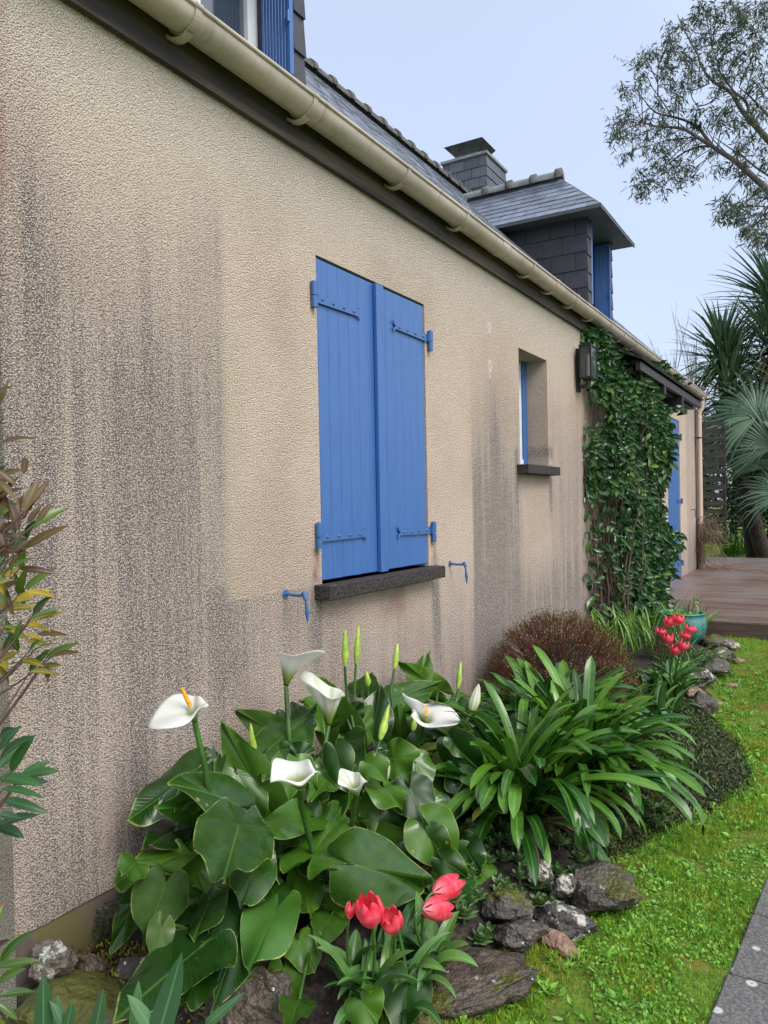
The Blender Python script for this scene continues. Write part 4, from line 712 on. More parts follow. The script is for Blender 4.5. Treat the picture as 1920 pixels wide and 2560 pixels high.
EUC_CL = [([-0.7, 13.28, 8.76], 0.177), ([-0.88, 13.55, 8.84], 0.158), ([-0.66, 13.82, 9.11], 0.118), ([-0.49, 14.09, 9.01], 0.158), ([-0.61, 14.36, 9.0], 0.118), ([-1.11, 14.63, 9.18], 0.177), ([-0.78, 13.37, 8.33], 0.197), ([-1.06, 13.64, 8.47], 0.138), ([-0.38, 13.91, 8.78], 0.118), ([-0.47, 14.18, 8.66], 0.158), ([-0.33, 14.45, 8.79], 0.138), ([-0.76, 14.72, 8.71], 0.118), ([-0.21, 13.46, 8.04], 0.158), ([-1.12, 13.73, 8.18], 0.138), ([-1.24, 14.0, 8.19], 0.158), ([-1.11, 14.27, 8.25], 0.177), ([-0.97, 14.54, 8.39], 0.158), ([-1.17, 13.28, 7.74], 0.118), ([-1.14, 13.55, 7.67], 0.158), ([-1.38, 13.82, 7.84], 0.089), ([-1.05, 14.09, 7.92], 0.177), ([-1.28, 14.36, 7.72], 0.138), ([-0.95, 14.63, 8.11], 0.177), ([-0.52, 13.37, 7.64], 0.158), ([-0.72, 13.64, 7.41], 0.177), ([-0.54, 13.91, 8.02], 0.118), ([-0.42, 14.18, 8.26], 0.138), ([-0.49, 14.45, 8.02], 0.158), ([-0.43, 14.72, 7.93], 0.158), ([-0.47, 13.46, 7.37], 0.158), ([-0.45, 13.73, 7.24], 0.177), ([-0.31, 14.0, 7.25], 0.177), ([-0.4, 14.27, 7.18], 0.177), ([-0.67, 14.54, 7.34], 0.177), ([-0.58, 13.28, 6.99], 0.138), ([-0.71, 13.55, 6.86], 0.177), ([-0.91, 13.82, 6.91], 0.138), ([-0.94, 14.09, 6.85], 0.118), ([-0.64, 14.36, 6.97], 0.118), ([-1.1, 14.63, 7.46], 0.099), ([-0.21, 13.37, 6.65], 0.099), ([-0.11, 13.64, 6.98], 0.118), ([-0.05, 13.91, 6.91], 0.099), ([-0.15, 14.18, 7.92], 0.138), ([-0.09, 14.45, 7.64], 0.118), ([0.13, 14.72, 7.55], 0.099), ([0.39, 13.46, 6.79], 0.138), ([0.51, 13.73, 6.84], 0.099), ([-0.01, 14.0, 8.01], 0.118), ([0.02, 14.27, 7.91], 0.118), ([0.18, 14.54, 8.11], 0.158), ([0.52, 13.28, 7.54], 0.158), ([0.37, 13.55, 7.51], 0.138), ([0.52, 13.82, 7.53], 0.158), ([0.56, 14.09, 7.85], 0.118), ([-0.41, 14.36, 9.71], 0.118), ([-0.31, 14.63, 9.89], 0.099), ([-0.32, 13.37, 9.0], 0.099), ([-0.4, 13.64, 9.01], 0.118), ([-0.31, 13.91, 9.14], 0.158), ([-0.24, 14.18, 9.14], 0.158), ([-0.18, 14.45, 9.09], 0.158), ([-0.1, 14.72, 9.48], 0.177), ([0.0, 13.46, 8.39], 0.158), ([0.07, 13.73, 8.37], 0.138), ([0.11, 14.0, 9.27], 0.158), ([0.04, 14.27, 9.63], 0.158), ([-0.09, 14.54, 9.91], 0.118), ([0.31, 13.28, 9.16], 0.177), ([0.18, 13.55, 9.46], 0.118), ([0.36, 13.82, 9.48], 0.158), ([0.36, 14.09, 9.41], 0.158), ([0.45, 14.36, 9.35], 0.177), ([0.24, 14.63, 9.4], 0.197), ([0.26, 13.37, 8.58], 0.177), ([0.49, 13.64, 8.71], 0.197), ([0.63, 13.91, 8.95], 0.177), ([0.31, 14.18, 8.81], 0.197), ([0.5, 14.45, 8.88], 0.197), ([0.15, 14.72, 8.92], 0.138), ([0.47, 13.46, 8.16], 0.118), ([0.71, 13.73, 8.61], 0.197), ([0.75, 14.0, 8.48], 0.217), ([0.55, 14.27, 8.52], 0.177), ([0.81, 14.54, 9.13], 0.177), ([0.97, 13.28, 8.24], 0.197), ([1.01, 13.55, 8.13], 0.197), ([0.83, 13.82, 8.12], 0.177), ([0.97, 14.09, 8.09], 0.177), ([0.63, 14.36, 8.25], 0.158), ([0.83, 14.63, 8.16], 0.158), ([1.05, 13.37, 7.43], 0.158), ([0.42, 13.64, 8.08], 0.118), ([0.71, 13.91, 7.54], 0.158), ([0.82, 14.18, 7.41], 0.177), ([0.69, 14.45, 7.42], 0.158), ([0.91, 14.72, 7.41], 0.177), ([0.65, 13.46, 6.99], 0.118), ([1.05, 13.73, 6.78], 0.158), ([0.73, 14.0, 6.98], 0.099), ([0.6, 14.27, 6.92], 0.099), ([0.71, 14.54, 6.84], 0.118), ([0.95, 13.28, 6.21], 0.118), ([1.02, 13.55, 6.21], 0.099), ([0.84, 13.82, 7.59], 0.118), ([0.52, 14.09, 9.69], 0.079), ([0.6, 14.36, 9.75], 0.118), ([0.76, 14.63, 9.84], 0.138), ([0.72, 13.37, 9.08], 0.138), ([0.79, 13.64, 9.1], 0.138), ([0.64, 13.91, 9.22], 0.138), ([0.95, 14.18, 9.42], 0.138), ([1.0, 14.45, 9.7], 0.099), ([1.01, 14.72, 9.48], 0.138), ([0.93, 13.46, 8.76], 0.138), ([1.01, 13.73, 8.75], 0.118), ([0.4, 14.0, 6.43], 0.099), ([0.3, 14.27, 6.44], 0.089), ([0.46, 14.54, 6.44], 0.118), ([0.69, 13.28, 6.07], 0.099), ([0.38, 13.55, 6.01], 0.079), ([0.5, 13.82, 6.07], 0.099), ([0.61, 14.09, 6.08], 0.099), ([0.74, 14.36, 6.38], 0.099), ([0.7, 14.63, 6.3], 0.118), ([0.82, 13.37, 5.72], 0.118), ([0.75, 13.64, 5.69], 0.118), ([0.86, 13.91, 5.68], 0.138), ([0.87, 14.18, 5.98], 0.138), ([0.95, 14.45, 6.19], 0.118), ([0.93, 14.72, 5.98], 0.158), ([0.92, 13.46, 5.45], 0.099), ([1.03, 13.73, 5.49], 0.118), ([0.59, 14.0, 6.17], 0.099)]
SHRUB = [([0.492, 0.975, 1.678], [0.506, 0.985, 1.722], 0.0093, 'R'), ([0.484, 0.979, 1.635], [0.551, 0.961, 1.647], 0.0047, 'R'), ([0.567, 0.925, 1.588], [0.642, 0.952, 1.593], 0.0103, 'R'), ([0.525, 0.953, 1.527], [0.574, 0.938, 1.548], 0.0091, 'G'), ([0.506, 0.962, 1.525], [0.541, 0.989, 1.537], 0.0123, 'R'), ([0.51, 0.972, 1.494], [0.535, 0.984, 1.52], 0.0093, 'R'), ([0.644, 0.92, 1.45], [0.639, 0.958, 1.513], 0.0172, 'R'), ([0.534, 1.009, 1.453], [0.553, 1.003, 1.512], 0.0125, 'R'), ([0.532, 1.003, 1.453], [0.528, 1.062, 1.518], 0.014, 'R'), ([0.721, 0.895, 1.43], [0.733, 0.918, 1.466], 0.011, 'R'), ([0.591, 0.965, 1.414], [0.616, 1.041, 1.456], 0.021, 'G'), ([0.597, 0.957, 1.393], [0.654, 0.94, 1.432], 0.0179, 'G'), ([0.631, 0.93, 1.378], [0.706, 0.974, 1.421], 0.0174, 'R'), ([0.604, 0.915, 1.372], [0.582, 0.966, 1.412], 0.0203, 'G'), ([0.622, 0.883, 1.324], [0.709, 0.897, 1.363], 0.017, 'G'), ([0.615, 0.927, 1.338], [0.664, 0.976, 1.325], 0.0131, 'R'), ([0.532, 0.994, 1.286], [0.583, 1.036, 1.332], 0.0155, 'G'), ([0.64, 0.87, 1.297], [0.625, 0.922, 1.319], 0.0112, 'R'), ([0.617, 0.919, 1.281], [0.657, 0.967, 1.293], 0.013, 'Y'), ([0.647, 0.932, 1.248], [0.71, 0.93, 1.287], 0.0144, 'G'), ([0.543, 0.931, 1.251], [0.589, 0.996, 1.253], 0.0149, 'Y'), ([0.704, 0.886, 1.246], [0.763, 0.916, 1.261], 0.0138, 'Y'), ([0.657, 0.906, 1.235], [0.736, 0.907, 1.226], 0.0113, 'Y'), ([0.657, 0.867, 1.235], [0.637, 0.919, 1.214], 0.0111, 'G'), ([0.552, 0.989, 1.161], [0.588, 0.994, 1.189], 0.0092, 'G'), ([0.586, 0.969, 1.161], [0.678, 0.959, 1.19], 0.012, 'G'), ([0.574, 1.01, 1.143], [0.629, 1.049, 1.174], 0.0155, 'G'), ([0.608, 1.004, 1.153], [0.677, 1.014, 1.163], 0.0122, 'R'), ([0.651, 0.905, 1.166], [0.703, 0.915, 1.156], 0.0142, 'Y'), ([0.554, 1.014, 1.122], [0.599, 1.031, 1.126], 0.014, 'Y'), ([0.636, 0.931, 1.137], [0.637, 0.995, 1.118], 0.0116, 'Y'), ([0.495, 0.96, 1.164], [0.542, 0.974, 1.17], 0.0123, 'Y'), ([0.629, 0.874, 1.167], [0.626, 0.915, 1.177], 0.014, 'Y'), ([0.674, 0.848, 1.511], [0.716, 0.857, 1.469], 0.0109, 'R'), ([0.53, 0.976, 1.401], [0.486, 1.009, 1.463], 0.0108, 'R'), ([0.648, 0.867, 1.37], [0.71, 0.845, 1.392], 0.0139, 'R'), ([0.558, 0.969, 1.444], [0.542, 0.977, 1.478], 0.0106, 'R'), ([0.647, 0.867, 1.343], [0.655, 0.871, 1.267], 0.0083, 'G'), ([0.732, 0.87, 1.255], [0.756, 0.912, 1.268], 0.0095, 'G'), ([0.597, 0.917, 1.317], [0.577, 0.934, 1.344], 0.0087, 'Y'), ([0.672, 0.841, 1.408], [0.673, 0.861, 1.432], 0.0135, 'R'), ([0.618, 0.888, 1.448], [0.633, 0.897, 1.453], 0.017, 'G'), ([0.65, 0.896, 1.374], [0.661, 0.921, 1.396], 0.0113, 'R')]
SHRUB_LOW = [([0.618, 0.877, 0.997], [0.643, 0.906, 1.039], 0.0184, 'O'), ([0.713, 0.816, 1.011], [0.792, 0.831, 1.06], 0.0214, 'O'), ([0.728, 0.826, 0.988], [0.778, 0.843, 1.057], 0.0193, 'O'), ([0.63, 0.863, 0.948], [0.739, 0.882, 0.946], 0.0227, 'O'), ([0.635, 0.909, 0.938], [0.7, 0.946, 0.947], 0.021, 'O'), ([0.666, 0.889, 0.955], [0.706, 0.924, 0.973], 0.0137, 'O'), ([0.552, 0.921, 0.875], [0.623, 0.973, 0.842], 0.0193, 'O'), ([0.711, 0.821, 0.957], [0.805, 0.836, 0.952], 0.0129, 'O'), ([0.593, 0.889, 0.844], [0.673, 0.917, 0.868], 0.0187, 'O'), ([0.577, 0.894, 0.834], [0.62, 0.921, 0.812], 0.0212, 'O'), ([0.649, 0.85, 0.888], [0.665, 0.887, 0.87], 0.0134, 'O'), ([0.691, 0.831, 1.042], [0.734, 0.831, 1.065], 0.0174, 'O'), ([0.666, 0.837, 0.625], [0.729, 0.865, 0.688], 0.0168, 'G'), ([0.549, 0.91, 0.548], [0.558, 0.952, 0.592], 0.0192, 'G'), ([0.565, 0.899, 0.553], [0.621, 0.948, 0.556], 0.0162, 'G'), ([0.719, 0.802, 0.624], [0.779, 0.813, 0.659], 0.0153, 'G'), ([0.625, 0.86, 0.536], [0.644, 0.918, 0.518], 0.0155, 'G'), ([0.648, 0.841, 0.54], [0.675, 0.863, 0.505], 0.0125, 'G'), ([0.553, 0.898, 0.584], [0.592, 0.904, 0.611], 0.0143, 'R')]
IRIS = [[([0.875, 0.777, 0.615], [0.876, 0.778, 0.698], 0.0273), ([0.902, 0.793, 0.615], [0.884, 0.782, 0.654], 0.0143), ([0.852, 0.82, 0.582], [0.851, 0.82, 0.632], 0.0169), ([0.909, 0.797, 0.615], [0.916, 0.801, 0.65], 0.0169)], [([0.908, 0.854, 0.58], [0.918, 0.861, 0.64], 0.0217), ([0.924, 0.921, 0.546], [0.931, 0.926, 0.619], 0.0183), ([1.023, 0.864, 0.612], [0.993, 0.847, 0.661], 0.0221)], [([1.041, 0.875, 0.612], [1.071, 0.894, 0.728], 0.038), ([1.07, 0.95, 0.577], [1.125, 0.983, 0.63], 0.016), ([0.964, 0.887, 0.579], [0.97, 0.891, 0.653], 0.02)]]

# ================================================================ stones edging the bed
from mathutils import noise as MN
def ico(sub):
    import bmesh
    bm = bmesh.new(); bmesh.ops.create_icosphere(bm, subdivisions=sub, radius=1)
    v = np.array([p.co[:] for p in bm.verts]); f_ = [[q.index for q in p.verts] for p in bm.faces]; bm.free(); return v, f_
ICO4, ICO4F = ico(5); ICO3, ICO3F = ico(4)
def rock(c, half, seed, mat, label, rot=None, sub=5, flat=1.0, group='stones edging the flower bed', depth=.8, boxy=0.):
    r_ = random.Random(seed); v, f_ = (ICO4, ICO4F) if sub == 5 else (ICO3, ICO3F); v = v.copy()
    if boxy: v = np.sign(v)*np.abs(v)**(1-boxy)
    for _ in range(9):                                   # knock off planes: angular stone
        n = unit([r_.gauss(0, 1), r_.gauss(0, 1), r_.gauss(0, 1)]); d = r_.uniform(.55, .86); k = v@n; v -= np.outer(np.clip(k-d, 0, 9)*.88, n)
    out = []
    for p in v:
        q = Vector(p)*1.6+Vector((seed*3.1, seed*1.7, 0)); h = MN.fractal(q, .8, 2.1, 6)*.18+abs(MN.noise(q*3.2))*.10-.03+.04*MN.noise(Vector((q.x*2, q.y*2, q.z*9))); out.append(p*(1+h))
    v = np.array(out); v *= np.array([half[0]*1.18, half[0]*depth*1.18, half[1]*.98])
    a = rot if rot is not None else 0.5+r_.uniform(-.4, .4); ca, sa = math.cos(a), math.sin(a)
    v = v@np.array([[ca, sa, 0], [-sa, ca, 0], [0, 0, 1]]).T if False else np.stack([v[:, 0]*ca-v[:, 1]*sa, v[:, 0]*sa+v[:, 1]*ca, v[:, 2]], 1)
    c = (c[0], c[1], c[2]-.022); m_ = MB(); m_.add(v+np.array(c), f_, 0, True); o = m_.build('edging_stone', ROCKS[mat], origin=tuple(c)); tag(o, label, 'stone', group); return o
RL = ['pale crusted stone leaning on the wall foot at the house corner', 'narrow mossy brown stone second from the house corner', 'pale pinkish stone under the lowest arum leaves, third from the house corner', 'low moss-covered boulder behind the blue-green iris blades', 'large brown pointed boulder with a round white lichen spot, bottom centre',
 'pale spotted stone at the bottom edge below the long wet slab', 'long flat wet brown stone slab beside the pink tulips', 'rounded dark grey stone at the upper end of the long wet slab', 'dark wet stone just under the succulents, left one', 'slanting dark stone crusted with white lichen', 'tan wedge-shaped stone beside the lawn', 'small pale stone buried among the succulents', 'speckled stone between the succulents and the big angular block', 'big angular dark block with white spots under the strap-leaved clump', 'small pale stone under the far end of the long slab',
 'grey lichened stone above the dark upright stone, in front of the far tulips', 'pinkish flat stone resting on the dark upright stone', 'dark upright stone with a pale ring at the far edge of ground cover', 'dark block halfway between far tulips and the deck', 'pale weathered stone second nearest the deck', 'pale small stone nearest the deck', 'little pink stone lying on the grass near the deck', 'thin flat pink stone lying alone in the lawn', 'mossy flat stone beside the turquoise pot', 'small upright stone against the right side of the pot', 'small pink chip at the foot of the dark upright stone', 'little dark stone wedged between far edging stones', 'small dark stone next to the pale weathered one']
for i, (m_, c, hw, hh) in enumerate(ROCK_LIST):
    kw = {}
    if i == 6: rock((c[0]-.02, c[1]-.02, .045), (.215, .058), 61, m_, RL[i], rot=1.0, depth=.50, boxy=.5); continue
    if i == 4: rock((.60, 1.60, .09), (.115, .16), 44, m_, RL[i], rot=.5, depth=.8); continue
    if i == 9: rock(c, (.10, .052), 33, m_, RL[i], rot=-.25, depth=.6); continue
    if i == 10: rock(c, (.075, .03), 12, m_, RL[i], rot=-.3, depth=.45); continue
    if i == 13: rock(c, (.115, .075), 91, m_, RL[i], rot=.35, depth=.75, boxy=.5); continue
    rock(c, (hw, hh), 5+i*3, m_, RL[i], sub=5 if i < 15 else 4)

# ================================================================ arum (calla) lilies
def calla_leaf(mb, B, T, W, roll, fold, bend, mat, seed):
    r_ = random.Random(seed); B = np.array(B, float); T = np.array(T, float); L = np.linalg.norm(T-B); u = (T-B)/L
    n0 = unit((CP-(B+T)/2)*1.0+np.array([0, 0, 1.1])); n0 = unit(n0-u*np.dot(n0, u)); w = np.cross(n0, u)
    a = R(roll); n = n0*math.cos(a)+w*math.sin(a); w = np.cross(n, u); vw = unit(CP-(B+T)/2); W = W/max(.62, math.sqrt(max(0, 1-np.dot(w, vw)**2)))*1.06
    na, nr = 56, 9; P = np.zeros((nr, na, 3)); UA = np.zeros((nr, na, 2)); UB = np.zeros((nr, na, 2))
    W *= 1.12; L *= 1.06; ph1, ph2, k1, k2 = r_.uniform(0, 6.3), r_.uniform(0, 6.3), r_.choice([2.5, 3.5, 4]), r_.choice([6, 7, 9]); sh = r_.random(); am = r_.uniform(1.0, 2.4)
    lob = r_.uniform(.30, .42)
    # heart outline: (across, along), from the sinus round one lobe to the tip and back
    key = [(0, -.02), (.10, -.24), (.30, -lob), (.62, -lob*.86), (.90, -.10), (1.0, .12), (.90, .38), (.66, .62), (.34, .84), (.10, .965), (0, 1.02)]
    kx = np.array([p[0] for p in key]); ky = np.array([p[1] for p in key]); tk = np.linspace(0, 1, len(key)); tt = np.linspace(0, 1, na//2)
    def sp(yv, t):
        out = []
        for q in t:
            x = q*(len(yv)-1); i = min(int(x), len(yv)-2); f_ = x-i; p0 = yv[max(i-1, 0)]; p1 = yv[i]; p2 = yv[i+1]; p3 = yv[min(i+2, len(yv)-1)]
            out.append(.5*((2*p1)+(-p0+p2)*f_+(2*p0-5*p1+4*p2-p3)*f_*f_+(-p0+3*p1-3*p2+p3)*f_**3))
        return np.array(out)
    ox = sp(kx, tt); oy = sp(ky, tt); X = np.concatenate([ox, -ox[::-1]]); Y = np.concatenate([oy, oy[::-1]])
    for i in range(nr):
        q = (i/(nr-1))**.85
        for j in range(na):
            x = X[j]*q; y = Y[j]*q; s_ = j/(na-1)*2*math.pi
            # the midrib spine lies along the leaf; interior points pulled onto it
            if y > 0: x = X[j]*q*(1-.0*q)
            # gentle blade: fold about the midrib, droop of the tip, wavy margin
            z = fold*abs(x)**1.3*.5 - bend*(max(y, 0)**2)*.55 - .18*(min(y, 0)**2) + am*q**3*(.085*math.sin(k1*s_+ph1)+.055*math.sin(k2*s_+ph2))
            z -= .22*abs(x)**2.6
            P[i, j] = B+u*y*L+w*x*W/2+n*z*W*.62
            UA[i, j] = (x, y+.5); UB[i, j] = (q*(.975 if (X[j] == 0) else 1), sh)
    mb.grid(P, mat, True, UA, UB)
def stalk(mb, G, B, rad0, rad1, mat, u=None, n=10):
    G = np.array(G, float); B = np.array(B, float); mid = (G+B)/2+np.array([0, 0, 1.])*np.linalg.norm(B-G)*.18
    mb.tube(bez(G, mid, B, n), np.linspace(rad0, rad1, n), 8, mat)
plant_root = [(.30, 1.92), (.40, 2.12), (.46, 2.30), (.55, 2.55), (.42, 2.85), (.52, 3.08)]
PL = ['arum lily at the left end of the clump, its wide white flower opening left', 'arum lily with the highest white funnel flower, turned up to the right', 'arum lily with a pointed white funnel flower and a low crumpled white one', 'arum lily with a small curled cream flower and the two tallest green buds', 'arum lily with the spiral white flower showing its orange spadix', 'arum lily at the strap-leaf end of the clump, with a fat yellow-green bud']
plants = []
for i, (x, y) in enumerate(plant_root): plants.append(thing('calla_lily', PL[i], 'arum lily', (x, y, float(hz(x, y))), 'arum lilies under the shuttered window'))
for i, (pl, B, T, Wd, rollv, mat, fold, bend) in enumerate(CALLA_LEAVES):
    m_ = MB(); calla_leaf(m_, B, T, Wd, rollv, fold, bend, 0, 100+i); x, y = plant_root[pl]; r_ = random.Random(i)
    gx_ = .6*x+.4*B[0]+r_.uniform(-.05, .05); gy_ = .6*y+.4*B[1]+r_.uniform(-.05, .05); G = (gx_, gy_, float(hz(gx_, gy_)))
    Bq = np.array(B)-unit(np.array(T)-np.array(B))*.004-unit(CP-np.array(B))*.004; stalk(m_, G, Bq, .009, .0048, 1)
    if G[2] > B[2]-.02: pass
    m_.build('leaf', [(CALLA, CALLA_L, CALLA_Y)[mat], STALK], plants[pl])
# shaded inner and lower leaves that fill the clump
rf_ = random.Random(5)
for i in range(46):
    pl = rf_.randrange(6); x, y = plant_root[pl]; a = rf_.uniform(-2.4, 1.2); x -= .08; d = rf_.uniform(.02, .18); z = rf_.uniform(.16, .42)
    if i > 30: z = rf_.uniform(.40, .62); d *= .55
    B = np.array([max(.10, x+d*math.cos(a)), y+d*math.sin(a), z]); ln = rf_.uniform(.10, .17); T = B+np.array([math.cos(a)*.6, math.sin(a)*.6, rf_.uniform(-1., .3)])*ln; T[0] = max(T[0], .05); T[2] = max(T[2], .06)
    m_ = MB(); calla_leaf(m_, B, T, ln*rf_.uniform(.75, 1.0), rf_.uniform(-45, 45), .35, .3, 0, 400+i); stalk(m_, (x+rf_.uniform(-.07, .07), y+rf_.uniform(-.07, .07), .08), B, .009, .005, 1); m_.build('leaf', [CALLA, STALK], plants[pl])
for i in range(26):            # outer flank towards the strap-leaved clump and the stones
    pl = rf_.choice([3, 4, 5, 5]); x, y = plant_root[pl]; B = np.array([rf_.uniform(.52, .84), rf_.uniform(2.3, 2.95), rf_.uniform(.20, .52)]); B[2] -= max(0, B[0]-.65)*.8; B[2] = max(.15, B[2])
    T = B+np.array([rf_.uniform(.3, 1), rf_.uniform(-.8, .5), rf_.uniform(-1., .1)])*rf_.uniform(.09, .16); T[2] = max(T[2], .10); m_ = MB(); calla_leaf(m_, B, T, np.linalg.norm(T-B)*rf_.uniform(.8, 1.1), rf_.uniform(-40, 40), .35, .3, 0, 700+i); stalk(m_, (x+rf_.uniform(0, .1), y+rf_.uniform(-.07, .07), .08), B, .009, .005, 1); m_.build('leaf', [CALLA, STALK], plants[pl])
def frame(axis, hint):
    a = unit(axis); h = np.array(hint, float); h = unit(h-a*np.dot(h, a)); return a, h, np.cross(a, h)
def spathe(mb, B, axis, tipdir, H, Rr, tipL, roll_out, flare=1.6, mat=0, curl=.0, green=0., wrap=1.0, wave=.05, seed=0):
    a, h, s_ = frame(axis, tipdir); r_ = random.Random(seed); ph = r_.uniform(0, 6)
    nu, nt = 18, 44; P = np.zeros((nu, nt, 3)); UA = np.zeros((nu, nt, 2)); UB = np.zeros((nu, nt, 2))
    for j in range(nt):
        th = (-1+2*j/(nt-1))*math.pi*wrap; k = math.exp(-(th/1.25)**2)
        for i in range(nu):
            u = i/(nu-1); rad = .006+Rr*(u**flare)*(1+.0*k); up_ = H*(u**.8)
            ext = max(0, (u-.45)/.55)
            rad2 = rad+tipL*k*ext**1.5*math.cos(roll_out*ext); up2 = up_+tipL*k*ext**1.5*math.sin(roll_out)*(1-.8*curl*ext)-Rr*.35*(1-k)*ext**3*1.0
            rad2 += wave*Rr*ext*math.sin(3*th+ph); up2 += wave*1.2*Rr*ext*math.sin(4*th+ph*2)
            sp_ = .10*Rr*(j/(nt-1)-.5)
            P[i, j] = np.array(B)+a*up2+(h*math.cos(th)+s_*math.sin(th))*(rad2+sp_)
            UA[i, j] = (th/math.pi, u); UB[i, j] = (u, green)
    mb.grid(P, mat, True, UA, UB)
def spike(B, T, r0=.013, name='bud'):
    B = np.array(B); T = np.array(T); n = 16; t = np.linspace(0, 1, n); side = unit(np.cross(T-B, (1, .6, 0)))
    pts = B+(T-B)*t[:, None]+side*(np.sin(t*7)*.0022)[:, None]; rad = r0*(.45+.75*np.sin(np.clip(t*1.25, 0, 1)*math.pi)**.8)*(1-t**3*.82); rad = np.interp(t, [0, .1, .3, .6, .85, 1], [.45, .8, 1, .82, .5, .1])*r0
    m_ = MB(); m_.tube(pts, rad, 12, 0); sp_ = []
    for i in range(n): sp_.append(pts[i]+rad[i]*1.02*np.array([math.cos(t[i]*4+5.4), math.sin(t[i]*4+5.4), 0]))
    m_.tube(sp_, np.maximum(rad*.16, .0006), 5, 0); return m_
for i, (pl, kind, B, T, G, kw) in enumerate(CALLA_FLOWERS):
    p = plants[pl]; B = np.array(B); T = np.array(T); G = np.array(G); x, y = plant_root[pl]; r_ = random.Random(900+i)
    gx_ = .5*x+.5*G[0]; gy_ = .5*y+.5*G[1]; foot = np.array([gx_, gy_, float(hz(gx_, gy_))]); top = B
    ctrl = G+(G-B)*.1; m_ = MB(); pts = np.concatenate([bez(foot, foot*.35+G*.65, G, 7)[:-1], bez(G, (G+B)/2+.15*(G-foot)*np.array([.1, .1, 0]), B, 7)])
    big = kind not in ('spike', 'shut'); m_.tube(pts, np.linspace(.0105 if big else .0075, .0085 if big else .0055, len(pts)), 10, 0); m_.build('stem', STALK, p)
    ax = T-B; view = unit(CP-B); left = np.array([-math.cos(yaw), -math.sin(yaw), 0])
    if kind in ('spike', 'shut'):
        sp_ = spike(B, T+(T-B)*.05, .0135 if kind == 'spike' else .017); sp_.build('bud', BUDG, p); continue
    m_ = MB(); sx = None
    if kind == 'open': spathe(m_, B, unit(ax)+view*.22+np.array([0, 0, .1]), left+view*.25+np.array([0, 0, -.1]), .078, .038, .100, -.45, 1.2, curl=.3, wave=.20, seed=2); sx = (B+unit(ax)*.055, B+unit(ax)*.118+left*.012)
    if kind == 'cup': spathe(m_, B, unit(ax)+view*.12, -left*.9+view*.2, .128, .056, .060, .35, .95, curl=.0, wave=.10, seed=3)
    if kind == 'cup2': spathe(m_, B, unit(ax)-view*.05, left*.9-view*.25, .130, .056, .070, .9, .95, curl=-.2, green=.35, wave=.09, seed=4)
    if kind == 'side': spathe(m_, B, unit(ax)+left*.15, left*.5-view*.5, .058, .056, .035, .5, .65, curl=.2, wave=.20, seed=5)
    if kind == 'curl': spathe(m_, B, unit(ax)+view*.1, left*.8-view*.2, .070, .032, .028, .8, .95, curl=.3, green=.35, wave=.25, seed=6)
    if kind == 'spiral':
        spathe(m_, B, unit(ax)+view*.95, -left*.9+view*.1-np.array([0, 0, .6]), .085, .062, .070, .15, 1.0, curl=.3, wave=.12, seed=7); sx = (B+unit(ax)*.05+view*.02, B+unit(ax)*.10+view*.035+left*.012)
        spathe(m_, B+unit(ax)*.02, unit(ax)+left*.45+view*.3, left*.9+view*.1+np.array([0, 0, .4]), .078, .034, .050, 1.1, 1.0, curl=-.5, wrap=.6, wave=.1, seed=8)
    if kind == 'bud':
        t = np.linspace(0, 1, 14); P = B+(ax*1.12)*t[:, None]; rad = np.interp(t, [0, .12, .35, .6, .85, 1], [.010, .021, .027, .022, .012, .001])
        V = []; 
        ring = [[P[a_]+rad[a_]*(np.array([math.cos(q), math.sin(q), 0])) for q in np.linspace(0, 2*math.pi, 15)] for a_ in range(14)]
        UA = np.zeros((14, 15, 2)); UA[..., 0] = np.linspace(-1, 1, 15)[None]; UA[..., 1] = (.25+.6*t)[:, None]; UB = np.zeros((14, 15, 2)); UB[..., 1] = .75
        m_.grid(np.array(ring), 0, True, UA, UB)
    fl_ = m_.build('spathe', SPATHE, p, thick=.0012 if kind != 'bud' else 0)
    if sx is not None:
        q = MB(); q.tube([sx[0], (sx[0]+sx[1])/2, sx[1]], [.0065, .0068, .004], 10); q.build('spadix', SPADIX, fl_)

# ================================================================ strap leaves, blades
def strap_leaf(mb, B, az, el, L, W, droop, mat=0, seed=0, n=16, fold=.35, tipw=.5, shade=None, twist=0., zmin=None):
    r_ = random.Random(seed); sh = r_.random() if shade is None else shade; p = np.array(B, float); e_ = el; ds = L/(n-1); P = np.zeros((n, 5, 3)); UA = np.zeros((n, 5, 2)); UB = np.zeros((n, 5, 2)); a_ = az
    for i in range(n):
        t = i/(n-1); d = np.array([math.sin(a_)*math.cos(e_), math.cos(a_)*math.cos(e_), math.sin(e_)]); side = unit(np.cross(d, (0, 0, 1.)) if abs(math.cos(e_)) > .02 else (math.cos(a_), -math.sin(a_), 0)); nn = np.cross(side, d)
        side = side*math.cos(twist*t)+nn*math.sin(twist*t); nn = np.cross(side, d)
        w = W/2*min(1, (.55+t*2.2))*(1-max(0, (t-tipw)/(1-tipw))**(2.4 if tipw < .6 else 3.6))+.0004
        for j, s_ in enumerate((-1, -.5, 0, .5, 1)): P[i, j] = p+side*w*s_+nn*abs(s_)*w*fold
        UA[i, :, 0] = (-1, -.5, 0, .5, 1); UA[i, :, 1] = t; UB[i, :, 0] = (.97, .5, 0, .5, .97); UB[i, :, 1] = sh
        p = p+d*ds; e_ -= droop/(n-1)*(.35+1.3*t); a_ += r_.uniform(-.03, .03)
        if zmin is not None and p[2] < zmin: p[2] = zmin
    mb.grid(P, mat, True, UA, UB)
ag = [(.82, 3.08, 'strap-leaved agapanthus clump nearest the arum lilies'), (.72, 3.75, 'strap-leaved agapanthus clump in front of the red-brown bush'), (.95, 3.52, 'strap-leaved agapanthus clump drooping over the stones towards the lawn')]
